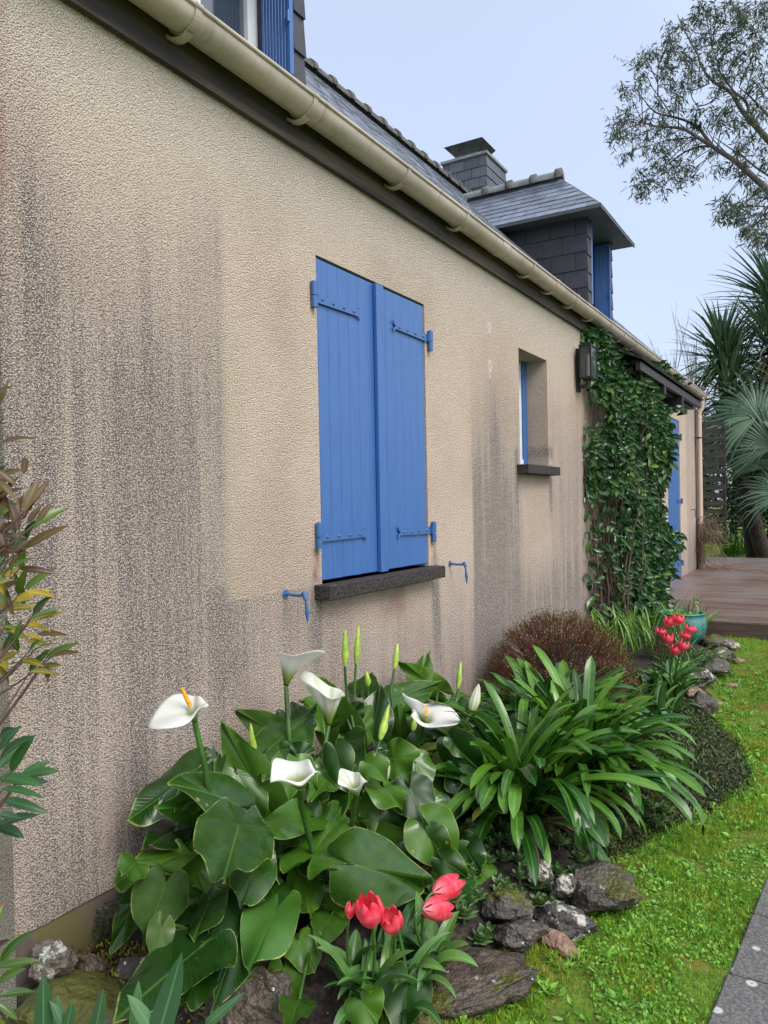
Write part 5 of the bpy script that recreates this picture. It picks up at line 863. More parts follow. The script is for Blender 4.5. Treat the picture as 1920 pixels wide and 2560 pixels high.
for k_, (x, y, lb) in enumerate(ag):
    t = thing('agapanthus', lb, 'agapanthus', (x, y, float(hz(x, y))), 'agapanthus clumps beside the lawn'); r_ = random.Random(50+k_)
    m_ = MB(); my = MB(); md = MB()
    for i in range(165):
        a = r_.uniform(0, 2*math.pi); ring = r_.random()**.8; bx = x+ring*.10*math.sin(a)+r_.uniform(-.06, .06); by = y+ring*.13*math.cos(a)+r_.uniform(-.08, .08)
        el = 1.45-ring*.95+r_.uniform(-.1, .1); L_ = r_.uniform(.42, .62); W_ = r_.uniform(.034, .052); dr_ = r_.uniform(.8, 2.3)*(.6+.75*ring)
        if x+math.sin(a)*.5 < .05: el = max(el, 1.2); dr_ *= .5; L_ *= .8
        strap_leaf(my if (i % 19 == 3 and ring > .55) else m_, (bx, by, .12+r_.uniform(-.02, .12)), a+r_.uniform(-.3, .3), el, L_, W_, dr_, 0, 1000*k_+i, fold=.22, tipw=.78, twist=r_.uniform(-.5, .5),  zmin=.02+.03*r_.random())
    m_.build('foliage', AGAP, t)
    my.build('yellowing_leaves', leaf_mat('agapanthus_leaf_yellowing', (.10, .15, .012), (.34, .30, .04), .35, (.30, .20, .03), 0, 0, .2, (.20, .09, .03)), t)
    for i in range(26):
        a = r_.uniform(.2, 2.9); bx = x+.13*math.sin(a)+r_.uniform(-.03, .03); by = y+.16*math.cos(a); strap_leaf(md, (bx, by, .15), a+r_.uniform(-.8, .8), r_.uniform(-.3, .4), r_.uniform(.12, .32), r_.uniform(.006, .018), r_.uniform(.8, 1.8), 0, 77+i, fold=.8, zmin=.03, twist=r_.uniform(-2, 2))
    md.build('dead_leaves', DRY, t)

# tulips -------------------------------------------------------------
def tulip(foot, B, T, label, rad=.030, open_=.15, leaves=4, grp='pink tulips', seed=0, droop=False, leafL=.2, bud=False):
    r_ = random.Random(seed); B = np.array(B, float); T = np.array(T, float); foot = np.array(foot, float); foot[2] = float(hz(foot[0], foot[1]))
    t = thing('tulip', label, 'tulip', tuple(foot), grp); ax = unit(T-B); H = np.linalg.norm(T-B)*1.08
    m_ = MB(); m_.tube(bez(foot, B-ax*np.linalg.norm(B-foot)*.45, B, 14), np.linspace(.005, .0038, 14), 8); m_.build('stem', STALK, t)
    m_ = MB(); h = unit(np.cross(ax, (.3, .8, .1))); s_ = np.cross(ax, h)
    for k in range(6):
        inner = k % 2; th0 = k*math.pi/3+r_.uniform(-.08, .08); nu, nv = 12, 9; P = np.zeros((nu, nv, 3)); UA = np.zeros((nu, nv, 2)); UB = np.zeros((nu, nv, 2)); sh = r_.random(); op = open_*r_.uniform(.3, 1.2)*.7; HH = H*r_.uniform(.93, 1.06)
        for i in range(nu):
            u = i/(nu-1); prof = math.sin(min(1, u*1.55)*math.pi/2)**.75; rr_ = rad*(prof*(1-.34*(max(0, u-.5)/.5)**1.6))*(.94 if inner else 1.0)+op*rad*max(0, u-.4)**1.4*2
            hw = 1.08*(max(0., 1-u**3.2))**.5*(.35+.65*min(1, u*3.2))
            for j in range(nv):
                q = -1+2*j/(nv-1); th = th0+q*hw*.62; rq = rr_*(1-.10*q*q*u)+.0012*math.sin(5*q+k)*u
                P[i, j] = B+ax*(HH*u-.004*q*q*u)+(h*math.cos(th)+s_*math.sin(th))*(rq+.0004); UA[i, j] = (q, u); UB[i, j] = (u, sh)
        m_.grid(P, 0, True, UA, UB)
    m_.build('flower', TULIP, t)
    m_ = MB(); az0 = r_.uniform(0, 6.28)
    for k in range(leaves):
        strap_leaf(m_, foot+np.array([r_.uniform(-.012, .012), r_.uniform(-.012, .012), .0]), az0+k*2.2+r_.uniform(-.3, .3), r_.uniform(1.05, 1.4), leafL*r_.uniform(.8, 1.2), leafL*.25, r_.uniform(.7, 1.7), 0, seed*10+k, fold=.45, tipw=.3, twist=r_.uniform(-.5, .5))
    if leaves: m_.build('leaves', TULEAF, t)
    return t
g1 = 'pink tulips in front of the arum lilies'; g2 = 'pink tulips in front of the turquoise pot'
TLB = ['largest pink tulip, upright in the middle of the near group', 'upright pink tulip just right of the largest one', 'closed small pink tulip bud left of the largest one', 'upper pink tulip leaning right on an arched stem, under the big heart-shaped leaf', 'lower of the two pink tulips leaning right over bare soil', 'pink tulip almost hidden behind the tip of the big heart-shaped leaf']
TP = [(.041, .10, 6, .26), (.034, .2, 5, .24), (.016, 0, 3, .2), (.037, .2, 4, .22), (.036, .15, 4, .2), (.02, .3, 0, .1)]
for i, ((B, T, F_, kd), (rd, op, nl, ll)) in enumerate(zip(TUL, TP)):
    T = np.array(T); B = np.array(B); F_ = np.array(F_)
    if kd in ('r1', 'r2'): F_ = np.array([.86+.02*i, 1.93+.03*i, 0])
    tulip(F_, B, T, TLB[i], rd, op, nl, g1, 30+i, leafL=ll)
TLF = ['far pink tulip, back left of the upper pair in front of the pot rim', 'far pink tulip, wide open, highest in front of the pot rim', 'far pink tulip with one dropped petal, leftmost', 'far round pink tulip in the middle of its group', 'far pink tulip farthest right, against the pot', 'far small pink tulip just below the rightmost one', 'lowest far pink tulip, tilted left', 'far pink tulip overlapping the lowest one on its right']
for i, (B, T) in enumerate(TUL_FAR):
    F_ = (1.0+.03*(i % 4), 5.12+.06*(i % 3), 0); tulip(F_, B, T, TLF[i], .038, .35 if i in (0, 1, 6) else .15, 4, g2, 60+i, leafL=.30)
# broad tulip leaves with no flower beside the near group
t = thing('tulip_leaves', 'broad curling tulip leaves without flowers between the pink tulips and the wet slab', 'tulip plant', (.95, 1.85, float(hz(.95, 1.85)))); m_ = MB(); r_ = random.Random(3)
for i in range(24):
    a = r_.uniform(-1.6, 3.8); strap_leaf(m_, (.90+r_.uniform(-.12, .08), 1.84+r_.uniform(-.14, .18), .06), a, r_.uniform(.7, 1.3), r_.uniform(.15, .25), r_.uniform(.034, .05), r_.uniform(1.2, 2.4), 0, 800+i, fold=.5, tipw=.35, twist=r_.uniform(-.6, .6), zmin=.04)
m_.build('leaves', TULEAF, t)
t = thing('tulip_leaves', 'upright tulip and daffodil leaves between the strap-leaved clumps and the far tulips', 'tulip plant', (.95, 4.95, float(hz(.95, 4.95)))); m_ = MB()
for i in range(70):
    a = r_.uniform(0, 6.28); strap_leaf(m_, (.92+r_.uniform(-.16, .2), 4.9+r_.uniform(-.25, .5), .12), a, r_.uniform(.9, 1.45), r_.uniform(.2, .34), r_.choice([.012, .03, .045]), r_.uniform(.6, 1.8), 0, 1800+i, fold=.4, tipw=.35, twist=r_.uniform(-.6, .6))
m_.build('leaves', TULEAF, t)
t = thing('daffodil_tuft', 'fine dark green grassy tuft flopping between the turquoise pot and the edging stones', 'grass tuft', (1.02, 6.2, float(hz(1.02, 6.2)))); m_ = MB()
for i in range(110): strap_leaf(m_, (1.0+r_.uniform(-.1, .1), 6.1+r_.uniform(-.35, .5), .17), r_.uniform(0, 6.28), r_.uniform(.5, 1.3), r_.uniform(.18, .34), .009, r_.uniform(1.0, 2.2), 0, 2800+i, n=9, zmin=.15)
m_.build('leaves', TULEAF, t)
# iris blades at the bottom left, close to the camera
def lance(mb, B, T, W, seed, mat=0, fold=.35, bend=.12, shade=None, n=10):
    r_ = random.Random(seed); B = np.array(B, float); T = np.array(T, float); L = np.linalg.norm(T-B); u = (T-B)/L
    n0 = unit(CP-(B+T)/2+np.array([r_.uniform(-.5, .5), r_.uniform(-.5, .5), 1.2])); n0 = unit(n0-u*np.dot(n0, u)); w = np.cross(n0, u); sh = r_.random() if shade is None else shade
    P = np.zeros((n, 5, 3)); UA = np.zeros((n, 5, 2)); UB = np.zeros((n, 5, 2))
    for i in range(n):
        t = i/(n-1); hw = W/2*(math.sin(min(1, t*1.0)**.75*math.pi)**.8)+.0006
        c = B+u*L*t-n0*bend*L*(t*t-t)*1.0*-1 if False else B+u*L*t+n0*bend*L*(4*t*(1-t))*.5
        for j, s_ in enumerate((-1, -.5, 0, .5, 1)): P[i, j] = c+w*hw*s_+n0*abs(s_)*hw*fold
        UA[i, :, 0] = (-1, -.5, 0, .5, 1); UA[i, :, 1] = t; UB[i, :, 1] = sh; UB[i, :, 0] = (.9, .5, 0, .5, .9)
    mb.grid(P, mat, True, UA, UB)
# iris fans
IRL = ['blue-green iris fan with the tallest broad blade at the left of the bottom edge', 'blue-green iris fan with widely spaced blades below the small stones', 'blue-green iris fan crossing in front of the lowest arum leaf']
for i, fan in enumerate(IRIS):
    foot = np.array([1.0+.06*i-.05, .82+.06*i, 0]); t = thing('iris', IRL[i], 'iris', (foot[0], foot[1], 0.), 'iris fans along the bottom edge')
    for k, (b, tp, wd) in enumerate(fan):
        b = np.array(b); tp = np.array(tp); f0 = np.array([.55*foot[0]+.45*b[0], .55*foot[1]+.45*b[1], .0]); pts = np.concatenate([bez(f0, (f0+b)/2+(0, 0, .02), b, 8)[:-1], bez(b, b+(tp-b)*.5+np.array([.002, 0, .004]), tp, 10)])
        n = len(pts); m_ = MB(); P = np.zeros((n, 5, 3)); UA = np.zeros((n, 5, 2)); UB = np.zeros((n, 5, 2)); sd_ = unit(np.cross(tp-b, CP-b))
        for q in range(n):
            tq = q/(n-1); hw = wd/2*(1 if tq < .55 else (1-((tq-.55)/.45)**1.9))+.0003
            for j, s__ in enumerate((-1, -.5, 0, .5, 1)): P[q, j] = pts[q]+sd_*hw*s__-np.array([0, 0, 0])+unit(CP-b)*(1-abs(s__))*.0016
            UA[q, :, 0] = (-1, -.5, 0, .5, 1); UA[q, :, 1] = tq; UB[q, :, 1] = (k*.37+.2) % 1; UB[q, :, 0] = (.97, .5, 0, .5, .97)
        m_.grid(P, 0, True, UA, UB); m_.build('blade', IRISM, t)
# shrubs at the left edge
def shrub(label, leaves, foot, name='lance_leaved_shrub', extra=0, seed=0):
    t = thing(name, label, 'shrub', foot); r_ = random.Random(seed); mb = MB(); tw = MB(); M4 = [LANCE_R, LANCE_G, LANCE_Y, OLEA]; ix = {'R': 0, 'G': 1, 'Y': 2, 'O': 3}
    zs = [b[2] for b, *_ in leaves]; top = np.array([.62, .72, max(zs)-.05]); stem = bez(foot, (foot[0]-.05, foot[1]-.1, top[2]*.6), top, 14); tw.tube(stem, np.linspace(.009, .003, 14), 8)
    for i, (b, tp, wd, c) in enumerate(leaves):
        lance(mb, b, tp, wd*1.05, seed+i, ix[c]); b = np.array(b); s_ = stem[int(np.argmin(np.linalg.norm(stem-(b-(0, 0, .12)), axis=1)))]; tw.tube(bez(s_, (s_+b)/2+(0, 0, -.03), b, 7), np.linspace(.0028, .0014, 7), 6)
        for k in range(extra):             # further leaves round the same shoot, mostly outside the frame
            d = np.array(tp)-b; q = b-np.array([.05, .06, 0])*r_.uniform(.0, 1.6); q[2] += r_.uniform(-.05, .08); dd = unit(d+np.array([r_.uniform(-1, .2), r_.uniform(-1, .3), r_.uniform(-.6, .8)])*np.linalg.norm(d)); lance(mb, q, q+dd*np.linalg.norm(d), wd, seed+900+i*3+k, ix[c])
    mb.build('foliage', M4, t); tw.build('stems', TWIG, t)
shrub('leggy shrub with bronze, green and yellowing lance-shaped leaves at the left edge', SHRUB, (.70, .80, .0), extra=3, seed=11)
shrub('dark green oleander-like shoots low at the left edge, below the bronze-leaved shrub', [q for q in SHRUB_LOW if q[3] == 'O'], (.66, .84, .0), 'oleander', 1, 31)
shrub('fresh green lance-leaved shoot in the bottom left corner', [q for q in SHRUB_LOW if q[3] != 'O'], (.74, .86, .0), 'lance_leaved_shrub', 1, 51)

# red-brown wiry bush
c0 = np.array([.46, 4.75, .18]); t = thing('wiry_bush', 'clipped dome-shaped bush of fine red-brown twigs with yellow-green tips', 'bush', tuple(c0)); r_ = random.Random(8); m_ = MB(); lv = MB(); lr = MB()
for i in range(1500):
    a = r_.uniform(0, 2*math.pi); ph = math.acos(r_.uniform(.0, 1)); rad = .46*r_.uniform(.93, 1.03); d = np.array([math.sin(ph)*math.cos(a)*1.05, math.sin(ph)*math.sin(a)*1.22, math.cos(ph)*1.22]); p1 = c0+d*rad
    p1[0] = max(p1[0], .02); s_ = c0+d*rad*r_.uniform(.45, .75)+np.array([r_.uniform(-.03, .03) for _ in range(3)]); s_[0] = max(s_[0], .01); mid = (s_+p1)/2+np.array([r_.uniform(-.03, .03) for _ in range(3)])
    m_.tube(bez(s_, mid, p1, 5), [.0022, .002, .0017, .0014, .001], 3, 0, False)
    for k in range(2): q = p1+np.array([r_.uniform(-.03, .03) for _ in range(3)]); m_.tube([mid*.4+p1*.6, (mid+p1)/2*.3+q*.7, q], [.0014, .0011, .0007], 3, 0, False)
    yel = 1 if (d[1] > .0 or r_.random() < .35) else 0
    for k in range(12):
        q = p1+np.array([r_.uniform(-.03, .03) for _ in range(3)]); u = np.array([r_.gauss(0, 1), r_.gauss(0, 1), r_.gauss(.5, 1)]); u = unit(u)*.005; v = unit(np.cross(u, (r_.random(), r_.random(), r_.random())))*.0032; (lv if yel and r_.random() < .6 else lr).add([q-u, q+v, q+u, q-v], [(0, 1, 2, 3)])
m_.build('twigs', REDTWIG, t); lv.build('tips', TIPG, t); lr.build('leaves', foliage('red_brown_tiny_leaf', (.075, .035, .018), (.23, .13, .055), .6, .1), t)
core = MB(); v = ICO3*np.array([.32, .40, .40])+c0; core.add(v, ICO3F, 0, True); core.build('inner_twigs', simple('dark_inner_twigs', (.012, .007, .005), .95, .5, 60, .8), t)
# crocosmia tuft, dry stalks
t = thing('crocosmia', 'bright green sword-leaved tuft at the foot of the climbing vine', 'perennial plant', (.55, 6.9, float(hz(.55, 6.9)))); m_ = MB()
for i in range(190): 
    bx, by = .58+r_.uniform(-.40, .36), 6.9+r_.uniform(-.7, .75); strap_leaf(m_, (bx, by, .2), r_.uniform(0, 6.28), r_.uniform(.8, 1.5), r_.uniform(.28, .48), r_.uniform(.012, .02), r_.uniform(.6, 1.9), 0, 3800+i, n=10, fold=.3)
m_.build('foliage', GRASSY, t)
t = thing('dead_stalk_clump', 'clump of dead brown seed stalks standing left of the turquoise pot', 'dead plant', (.80, 6.35, float(hz(.8, 6.35)))); m_ = MB()
for i in range(80):
    b = np.array([.79+r_.uniform(-.06, .06), 6.3+r_.uniform(-.12, .12), .18]); tp = b+np.array([r_.uniform(-.07, .07), r_.uniform(-.1, .1), r_.uniform(.12, .30)]); m_.tube([b, (b+tp)/2, tp], [.0025, .002, .003], 4)
    for k in range(6): q = b+(tp-b)*r_.uniform(.4, 1)+np.array([r_.uniform(-.015, .015) for _ in range(3)]); m_.tube([q, q+np.array([.004, 0, .008])], [.003, .001], 4)
m_.build('stalks', TWIG, t)
# succulents
def rosette(mb, c, R_, r_, tilt):
    k = 0
    for ring, (n_, rr_, el) in enumerate(((7, 1.0, .25), (7, .82, .6), (6, .6, .95), (4, .36, 1.25))):
        for i in range(n_):
            a = 2*math.pi*(i+.5*ring)/n_+r_.uniform(-.12, .12); d = np.array([math.cos(a)*math.cos(el), math.sin(a)*math.cos(el), math.sin(el)])+tilt; d = unit(d); side = unit(np.cross(d, (0, 0, 1))); nn = np.cross(side, d); L_ = R_*rr_; w = R_*.27; b = np.array(c)+np.array([0, 0, .004*ring])
            P = [b-side*w*.35, b+side*w*.35, b+d*L_*.6+side*w*.8, b+d*L_*.85+side*w*.55+nn*.002, b+d*L_*1.05+nn*.004, b+d*L_*.85-side*w*.55+nn*.002, b+d*L_*.6-side*w*.8, b+d*L_*.6-nn*w*.35]
            mb.add(P, [(0, 1, 7), (1, 2, 7), (2, 3, 7), (3, 4, 7), (4, 5, 7), (5, 6, 7), (6, 0, 7)], 0, True)
r_ = random.Random(17); cnt = 0
spots = []
while len(spots) < 95:
    y = r_.uniform(2.25, 3.6); x = border(y)-r_.uniform(.02, .46); 
    if y > 3.0 and x < border(y)-.25: continue
    if all((x-a)**2+(y-b)**2 > .0016 for a, b in spots): spots.append((x, y))
near = None
for i, (x, y) in enumerate(spots):
    z = float(hz(x, y))+r_.uniform(.006, .03); R_ = r_.uniform(.028, .056); m_ = MB(); rosette(m_, (x, y, z), R_, r_, np.array([.35, -.15, 0])); m_.tube([(x, y, z-.07), (x, y, z)], .005, 6)
    o = m_.build('succulent_rosette', SUCC, origin=(x, y, z)); tag(o, 'small green succulent rosette growing among the stones below the strap-leaved clump', 'succulent', 'succulent rosettes among the edging stones')
# quick numpy scatter of small leaves -------------------------------------
def scatter(name, mat, pts, size, seed, up=.6, asp=.45, n=1, spread=.0, curl=False, parent=None, fold=False):
    g_ = np.random.default_rng(seed); P = np.repeat(np.asarray(pts, float), n, 0); N_ = len(P); P = P+g_.normal(0, 1, (N_, 3))*spread; u = g_.normal(0, 1, (N_, 3)); u[:, 2] = u[:, 2]*.6+up; u /= np.linalg.norm(u, axis=1)[:, None]
    w = np.cross(u, g_.normal(0, 1, (N_, 3))); w /= np.linalg.norm(w, axis=1)[:, None]; s_ = (np.asarray(size) if not np.isscalar(size) else np.full(N_, size))
    if len(s_) != N_: s_ = np.repeat(s_, n)
    s_ = (s_*g_.uniform(.6, 1.3, N_))[:, None]; nn = np.cross(u, w)
    A = P; Bq = P+u*s_*.45+w*s_*asp*.5+nn*s_*.06; Cq = P+u*s_; Dq = P+u*s_*.45-w*s_*asp*.5+nn*s_*.06
    V = np.stack([A, Bq, Cq, Dq], 1).reshape(-1, 3); m_ = MB(); m_.v = [V]; m_.n = len(V); m_.f = np.arange(len(V)).reshape(-1, 4).tolist(); m_.mi = [0]*N_; m_.sm = [False]*N_
    return m_.build(name, mat, parent)
def on_ground(n, x0, x1, y0, y1, g_, keep):
    x = g_.uniform(x0, x1, n); y = y0+(y1-y0)*g_.random(n)**1.35; k = keep(x, y); x = x[k]; y = y[k]; return np.stack([x, y, hz(x, y)], 1)
g_ = np.random.default_rng(2)
from mathutils import noise as _n
def patch(P, sc, off): return np.array([_n.noise(Vector((p[0]*sc+off, p[1]*sc, off))) for p in P])
lawn = lambda x, y: (x > border(y)-.03) & ~((x > 1.668+.07*(y-2.25)+.012*np.sin(y*37)*np.sin(y*11)) & (x < 2.7) & (y < 12))
P = on_ground(170000, .7, 2.3, 1.7, 7.75, g_, lawn); pv = patch(P, 3.2, 3.1); Pb = P[pv > -.10]
tag(scatter('grass', BLADE, Pb, .024+.014*patch(Pb, 2.1, 9), 3, up=1.3, asp=.10), kind='stuff')
P = on_ground(75000, .7, 2.3, 1.7, 7.75, g_, lawn); pv = patch(P, 2.6, 7.7); Pc = P[pv > .14]; Pc[:, 2] += .008; tag(scatter('clover', CLOV, Pc, .0125, 4, up=.35, asp=.9), kind='stuff')
P = on_ground(110000, .6, 2.3, 1.7, 7.75, g_, lambda x, y: lawn(x, y)); pv = patch(P, 3.8, 1.2); Pm = P[pv > -.12]; tag(scatter('moss', MOSSM, Pm, .011, 5, up=.9, asp=.3), kind='stuff')
TF = []
for i in range(230):
    y = 1.8+5.7*g_.random()**1.3; x = border(y)+abs(g_.normal(0, .30))+.01
    if x < 1.65+.07*(y-2.25): TF.append((x, y, float(hz(x, y))))
tag(scatter('grass', BLADE, TF, .042, 61, up=2.6, asp=.055, n=26, spread=.011), kind='stuff')
# leafy weeds
WP = []
for i in range(330):
    y = g_.uniform(1.8, 6.5); x = border(y)+abs(g_.normal(0, .28))+.01
    if x < 1.66+.07*(y-2.25): WP.append((x, y, float(hz(x, y))+.008))
tag(scatter('weeds', CLOV, WP, .032, 6, up=.30, asp=.40, n=9, spread=.004), kind='stuff')
P = on_ground(26000, .9, 1.75, 3.1, 5.3, g_, lambda x, y: (x < border(y)+.02) & (x > border(y)-.62)); P[:, 2] += g_.uniform(0, .02, len(P)); tag(scatter('ground_cover', MATG, P, .028, 7, up=.5, asp=.35), kind='stuff')
P = np.stack([g_.uniform(.0, .9, 5200), g_.uniform(1.1, 1.62, 5200), np.zeros(5200)], 1); P[:, 2] = hz(P[:, 0], P[:, 1])+.03*g_.random(5200); P = P[(P[:, 0]+P[:, 1]*.2 < 1.2)]; tag(scatter('moss', MOSSM, P, .016, 8, up=.9, asp=.4), kind='stuff')
P = np.stack([g_.uniform(.005, .03, 1500), g_.uniform(1.55, 1.85, 1500), np.zeros(1500)], 1); P[:, 2] = .10+.13*g_.random(1500)**1.6+.12*(P[:, 1]-1.6); tag(scatter('moss', HEDGE, P, .012, 9, up=.6, asp=.4), kind='stuff')
P = np.stack([g_.uniform(.015, .05, 900), 3.0+4.6*g_.random(900), np.full(900, 3.185)], 1); P[:, 2] += .012*g_.random(900); P = P[np.array([_n.noise(Vector((0, p[1]*2.3, 4))) for p in P]) > -.05]; tag(scatter('gutter_moss', MOSSM, P, .014, 66, up=.6, asp=.5, parent=GU), kind='stuff')
# path slabs along the lawn
for i in range(9):
    ya_ = 1.30+i*.405; xo = 1.672+.07*(ya_-2.25)
    m_ = MB(); V = []
    m_.box((xo, ya_+.004, -.03), (xo+.40, ya_+.398, .012), 0, .006); m_.v[-1][:, 0] += .07*(m_.v[-1][:, 1]-ya_)+.004*math.sin(i*5); o = m_.build('path_slab', SLAB, origin=(xo, ya_, 0)); tag(o, kind='structure')
# far lawn on the other side of the deck
P = np.stack([g_.uniform(-6, 8, 30000), g_.uniform(17.5, 30, 30000), np.full(30000, .17)], 1); tag(scatter('grass', BLADE, P, .08, 12, up=1.4, asp=.2), kind='stuff')

# deck ---------------------------------------------------------------------
DK = thing('deck', 'wet grooved timber deck in front of the door at the end of the house', 'deck', (3.0, 7.66, .2)); m_ = MB(); y = 7.66; i = 0
while y < 15.82: m_.box((.012 if y < 13.36 else -2.5, y+.003, .290), (5.2, y+.117, .320+.0008*math.sin(i*2.3)), 0, .002); y += .12; i += 1
m_.build('boards', DECK, DK); m_ = MB(); m_.box((.0, 7.635, .10), (5.2, 7.66, .312), 0, .003); m_.build('fascia', DECKSIDE, DK); m_ = MB(); m_.box((-2.5, 15.84, .0), (5.2, 15.87, .315)); m_.build('fascia', DECKSIDE, DK)
# turquoise pot
pc = (.79, 7.12, .16); POTT = thing('plant_pot', 'round turquoise glazed pot with a sprouting plant, in front of the deck', 'pot', pc)
m_ = MB(); m_.lathe(pc, [(0, .0), (.12, .0), (.15, .03), (.195, .12), (.208, .19), (.197, .25), (.183, .275), (.192, .285), (.197, .292), (.190, .300), (.176, .296), (.170, .27), (.165, .24), (0, .24)], 40); m_.build('bowl', POT, POTT)
m_ = MB(); m_.lathe(pc, [(.0, .265), (.172, .262)], 24); m_.build('soil', simple('potting_soil', (.02, .014, .010), .9, .5, 60, .6), POTT)
P = [(pc[0]+r_.uniform(-.16, .16), pc[1]+r_.uniform(-.16, .16), pc[2]+.27) for _ in range(220)]; P = [p for p in P if (p[0]-pc[0])**2+(p[1]-pc[1])**2 < .0256]; scatter('leafy_growth', CLOV, P, .028, 21, up=.6, asp=.6, n=3, spread=.01, parent=POTT)
m_ = MB(); 
for i in range(5): a = r_.uniform(0, 6.28); m_ = MB(); m_.tube([(pc[0]+.05, pc[1], .42), (pc[0]+.05+.04*math.cos(a), pc[1]+.03*math.sin(a), .5+r_.uniform(0, .03)), (pc[0]+.06+.06*math.cos(a), pc[1]+.05*math.sin(a), .52+r_.uniform(0, .08))], [.003, .0025, .0015], 5); m_.build('twig', TWIG, POTT)
m_ = MB()
m_.tube([(pc[0]+.08, pc[1], .42), (pc[0]+.10, pc[1], .52), (pc[0]+.115, pc[1], .60)], [.004, .003, .002], 6); m_.build('twig', TWIG, POTT)
scatter('shoot_leaves', CLOV, [(pc[0]+.115, pc[1], .57), (pc[0]+.11, pc[1], .55), (pc[0]+.12, pc[1], .60)], .035, 22, up=.3, asp=.6, n=6, spread=.008, parent=POTT)
# climbing vine -------------------------------------------------------------
VN = thing('climbing_vine', 'dense glossy evergreen vine climbing the wall beside the lantern up to the door canopy', 'vine', (.12, 7.3, .2)); r_ = random.Random(21)
def vine_depth(y, z):       # how far the mass stands off the wall
    if z < .35 or z > 3.02 or (z > 2.50+max(0, 8.1-y)*.62 and y > 7.05): return -1
    d = np.interp(y, [6.93, 7.1, 7.5, 8.0, 8.5, 8.9, 9.2], [.02, .26, .42, .48, .42, .22, .05])
    if z > 2.55: d = d*np.interp(z, [2.55, 3.0], [.95, .50])+.0
    if z < 1.15: d *= np.interp(z, [.3, .7, 1.15], [.85, 1.08, 1.18])
    return d
m_ = MB(); my_ = MB(); stems = MB(); n = 0
while n < 10500:
    y = r_.uniform(6.93, 9.2); z = r_.uniform(.36, 3.03); d = vine_depth(y, z)
    if d <= 0: continue
    dens = .55+.7*MN.noise(Vector((y*2.4, z*2.0, 5)))*2
    if y > 8.5: dens *= .5
    if y < 7.35 and z < 1.5: dens *= .12
    if r_.random() > dens+(.3 if not (y < 7.35 and z < 1.5) else .08): continue
    x = d*(1-.60*r_.random()**1.8)*(.86+.55*MN.noise(Vector((y*1.9, z*1.6, 9))))+.06*MN.noise(Vector((y*5, z*5, 1)))+r_.uniform(-.02, .05); x = max(.012, x); n += 1
    out = unit(np.array([1.0, -.65, .0])); az = r_.uniform(0, 6.28); L_ = r_.uniform(.045, .12)
    dr = unit(np.array([math.cos(az)*.7, math.sin(az)*.7, r_.uniform(-1.25, .15)])+out*.35)
    b = np.array([x, y+r_.uniform(-.02, .02), z]); tp = b+dr*L_; tp[0] = max(tp[0], .01); lance(my_ if r_.random() < .07 else m_, b, tp, L_*.40, n, 0, .3, .15, n=5)
m_.build('foliage', VINE, VN); my_.build('young_leaves', VINE_Y, VN)
for i in range(90):
    y0 = r_.uniform(6.95, 8.6); x0 = r_.uniform(.02, .3); top = r_.uniform(.9, 2.9); p = [np.array([x0, y0, .2])]
    while p[-1][2] < top: q = p[-1]+np.array([r_.uniform(-.03, .035), r_.uniform(-.05, .06), r_.uniform(.06, .14)]); q[0] = min(max(q[0], .015), .5); p.append(q)
    stems.tube(p, np.linspace(r_.choice([.004, .007, .012]), .002, len(p)), 5, 0, False)
for i in range(500):
    y0 = r_.uniform(6.96, 9.0); z0 = r_.uniform(.3, 2.6); d = max(.03, vine_depth(y0, max(.4, z0))); p = np.array([r_.uniform(.02, d), y0, z0]); q = p+np.array([r_.uniform(-.05, .1), r_.uniform(-.15, .12), r_.uniform(-.1, .14)]); q[0] = max(.012, q[0]); stems.tube(bez(p, (p+q)/2+np.array([.03, 0, -.03]), q, 5), .0018, 4, 0, False)
stems.build('stems', TWIG, VN)
# runners over the canopy
m_ = MB(); sm_ = MB()
for (a, b, N_) in (((.30, 8.9, 2.87), (.34, 10.4, 2.84), 60), ((.32, 9.0, 2.45), (.42, 9.75, 2.50), 34), ((.25, 8.7, 2.9), (.2, 9.9, 3.05), 40)):
    a = np.array(a); b = np.array(b); sm_.tube(bez(a, (a+b)/2+(0, 0, .06), b, 9), .003, 5)
    for i in range(N_): q = a+(b-a)*r_.random()+np.array([r_.uniform(-.04, .04), r_.uniform(-.05, .05), r_.uniform(-.02, .05)]); az = r_.uniform(0, 6.28); dr = unit(np.array([math.cos(az)+.3, math.sin(az), r_.uniform(-.8, .3)])); lance(m_, q, q+dr*r_.uniform(.07, .11), .036, 9000+i, 0, .3, .15, n=6)
m_.build('runner_leaves', VINE, VN); sm_.build('runner_stems', TWIG, VN)
# dry vine stems hugging the foot of the downpipe
t = thing('dry_creeper', 'tangle of dry leafless creeper round the foot of the downpipe', 'dead plant', (.08, 13.2, .32)); m_ = MB()
for i in range(60):
    a = r_.uniform(0, 6.28); p = [np.array([.06+.06*math.cos(a), 13.22+.06*math.sin(a), .32])]; top = r_.uniform(.5, 1.1)
    while p[-1][2] < top: a += r_.uniform(-.5, .7); p.append(np.array([.06+.062*math.cos(a), 13.25+.062*math.sin(a), p[-1][2]+r_.uniform(.04, .09)]))
    e_ = p[-1]; p += [e_+np.array([r_.uniform(.0, .25), r_.uniform(-.3, .3), r_.uniform(-.05, .12)]), e_+np.array([r_.uniform(.1, .45), r_.uniform(-.5, .4), r_.uniform(-.35, .05)])]; m_.tube(p, .004, 4, 0, False)
for i in range(26): p = np.array([.15+r_.uniform(0, .6), 13.1+r_.uniform(-.4, .5), .325]); d = np.array([r_.uniform(-.3, .4), r_.uniform(-.3, .3), r_.uniform(.0, .14)]); m_.tube(bez(p, p+d*.6+(0, 0, .05), p+d, 5), .004, 4, 0, False)
m_.build('stems', DRY, t)

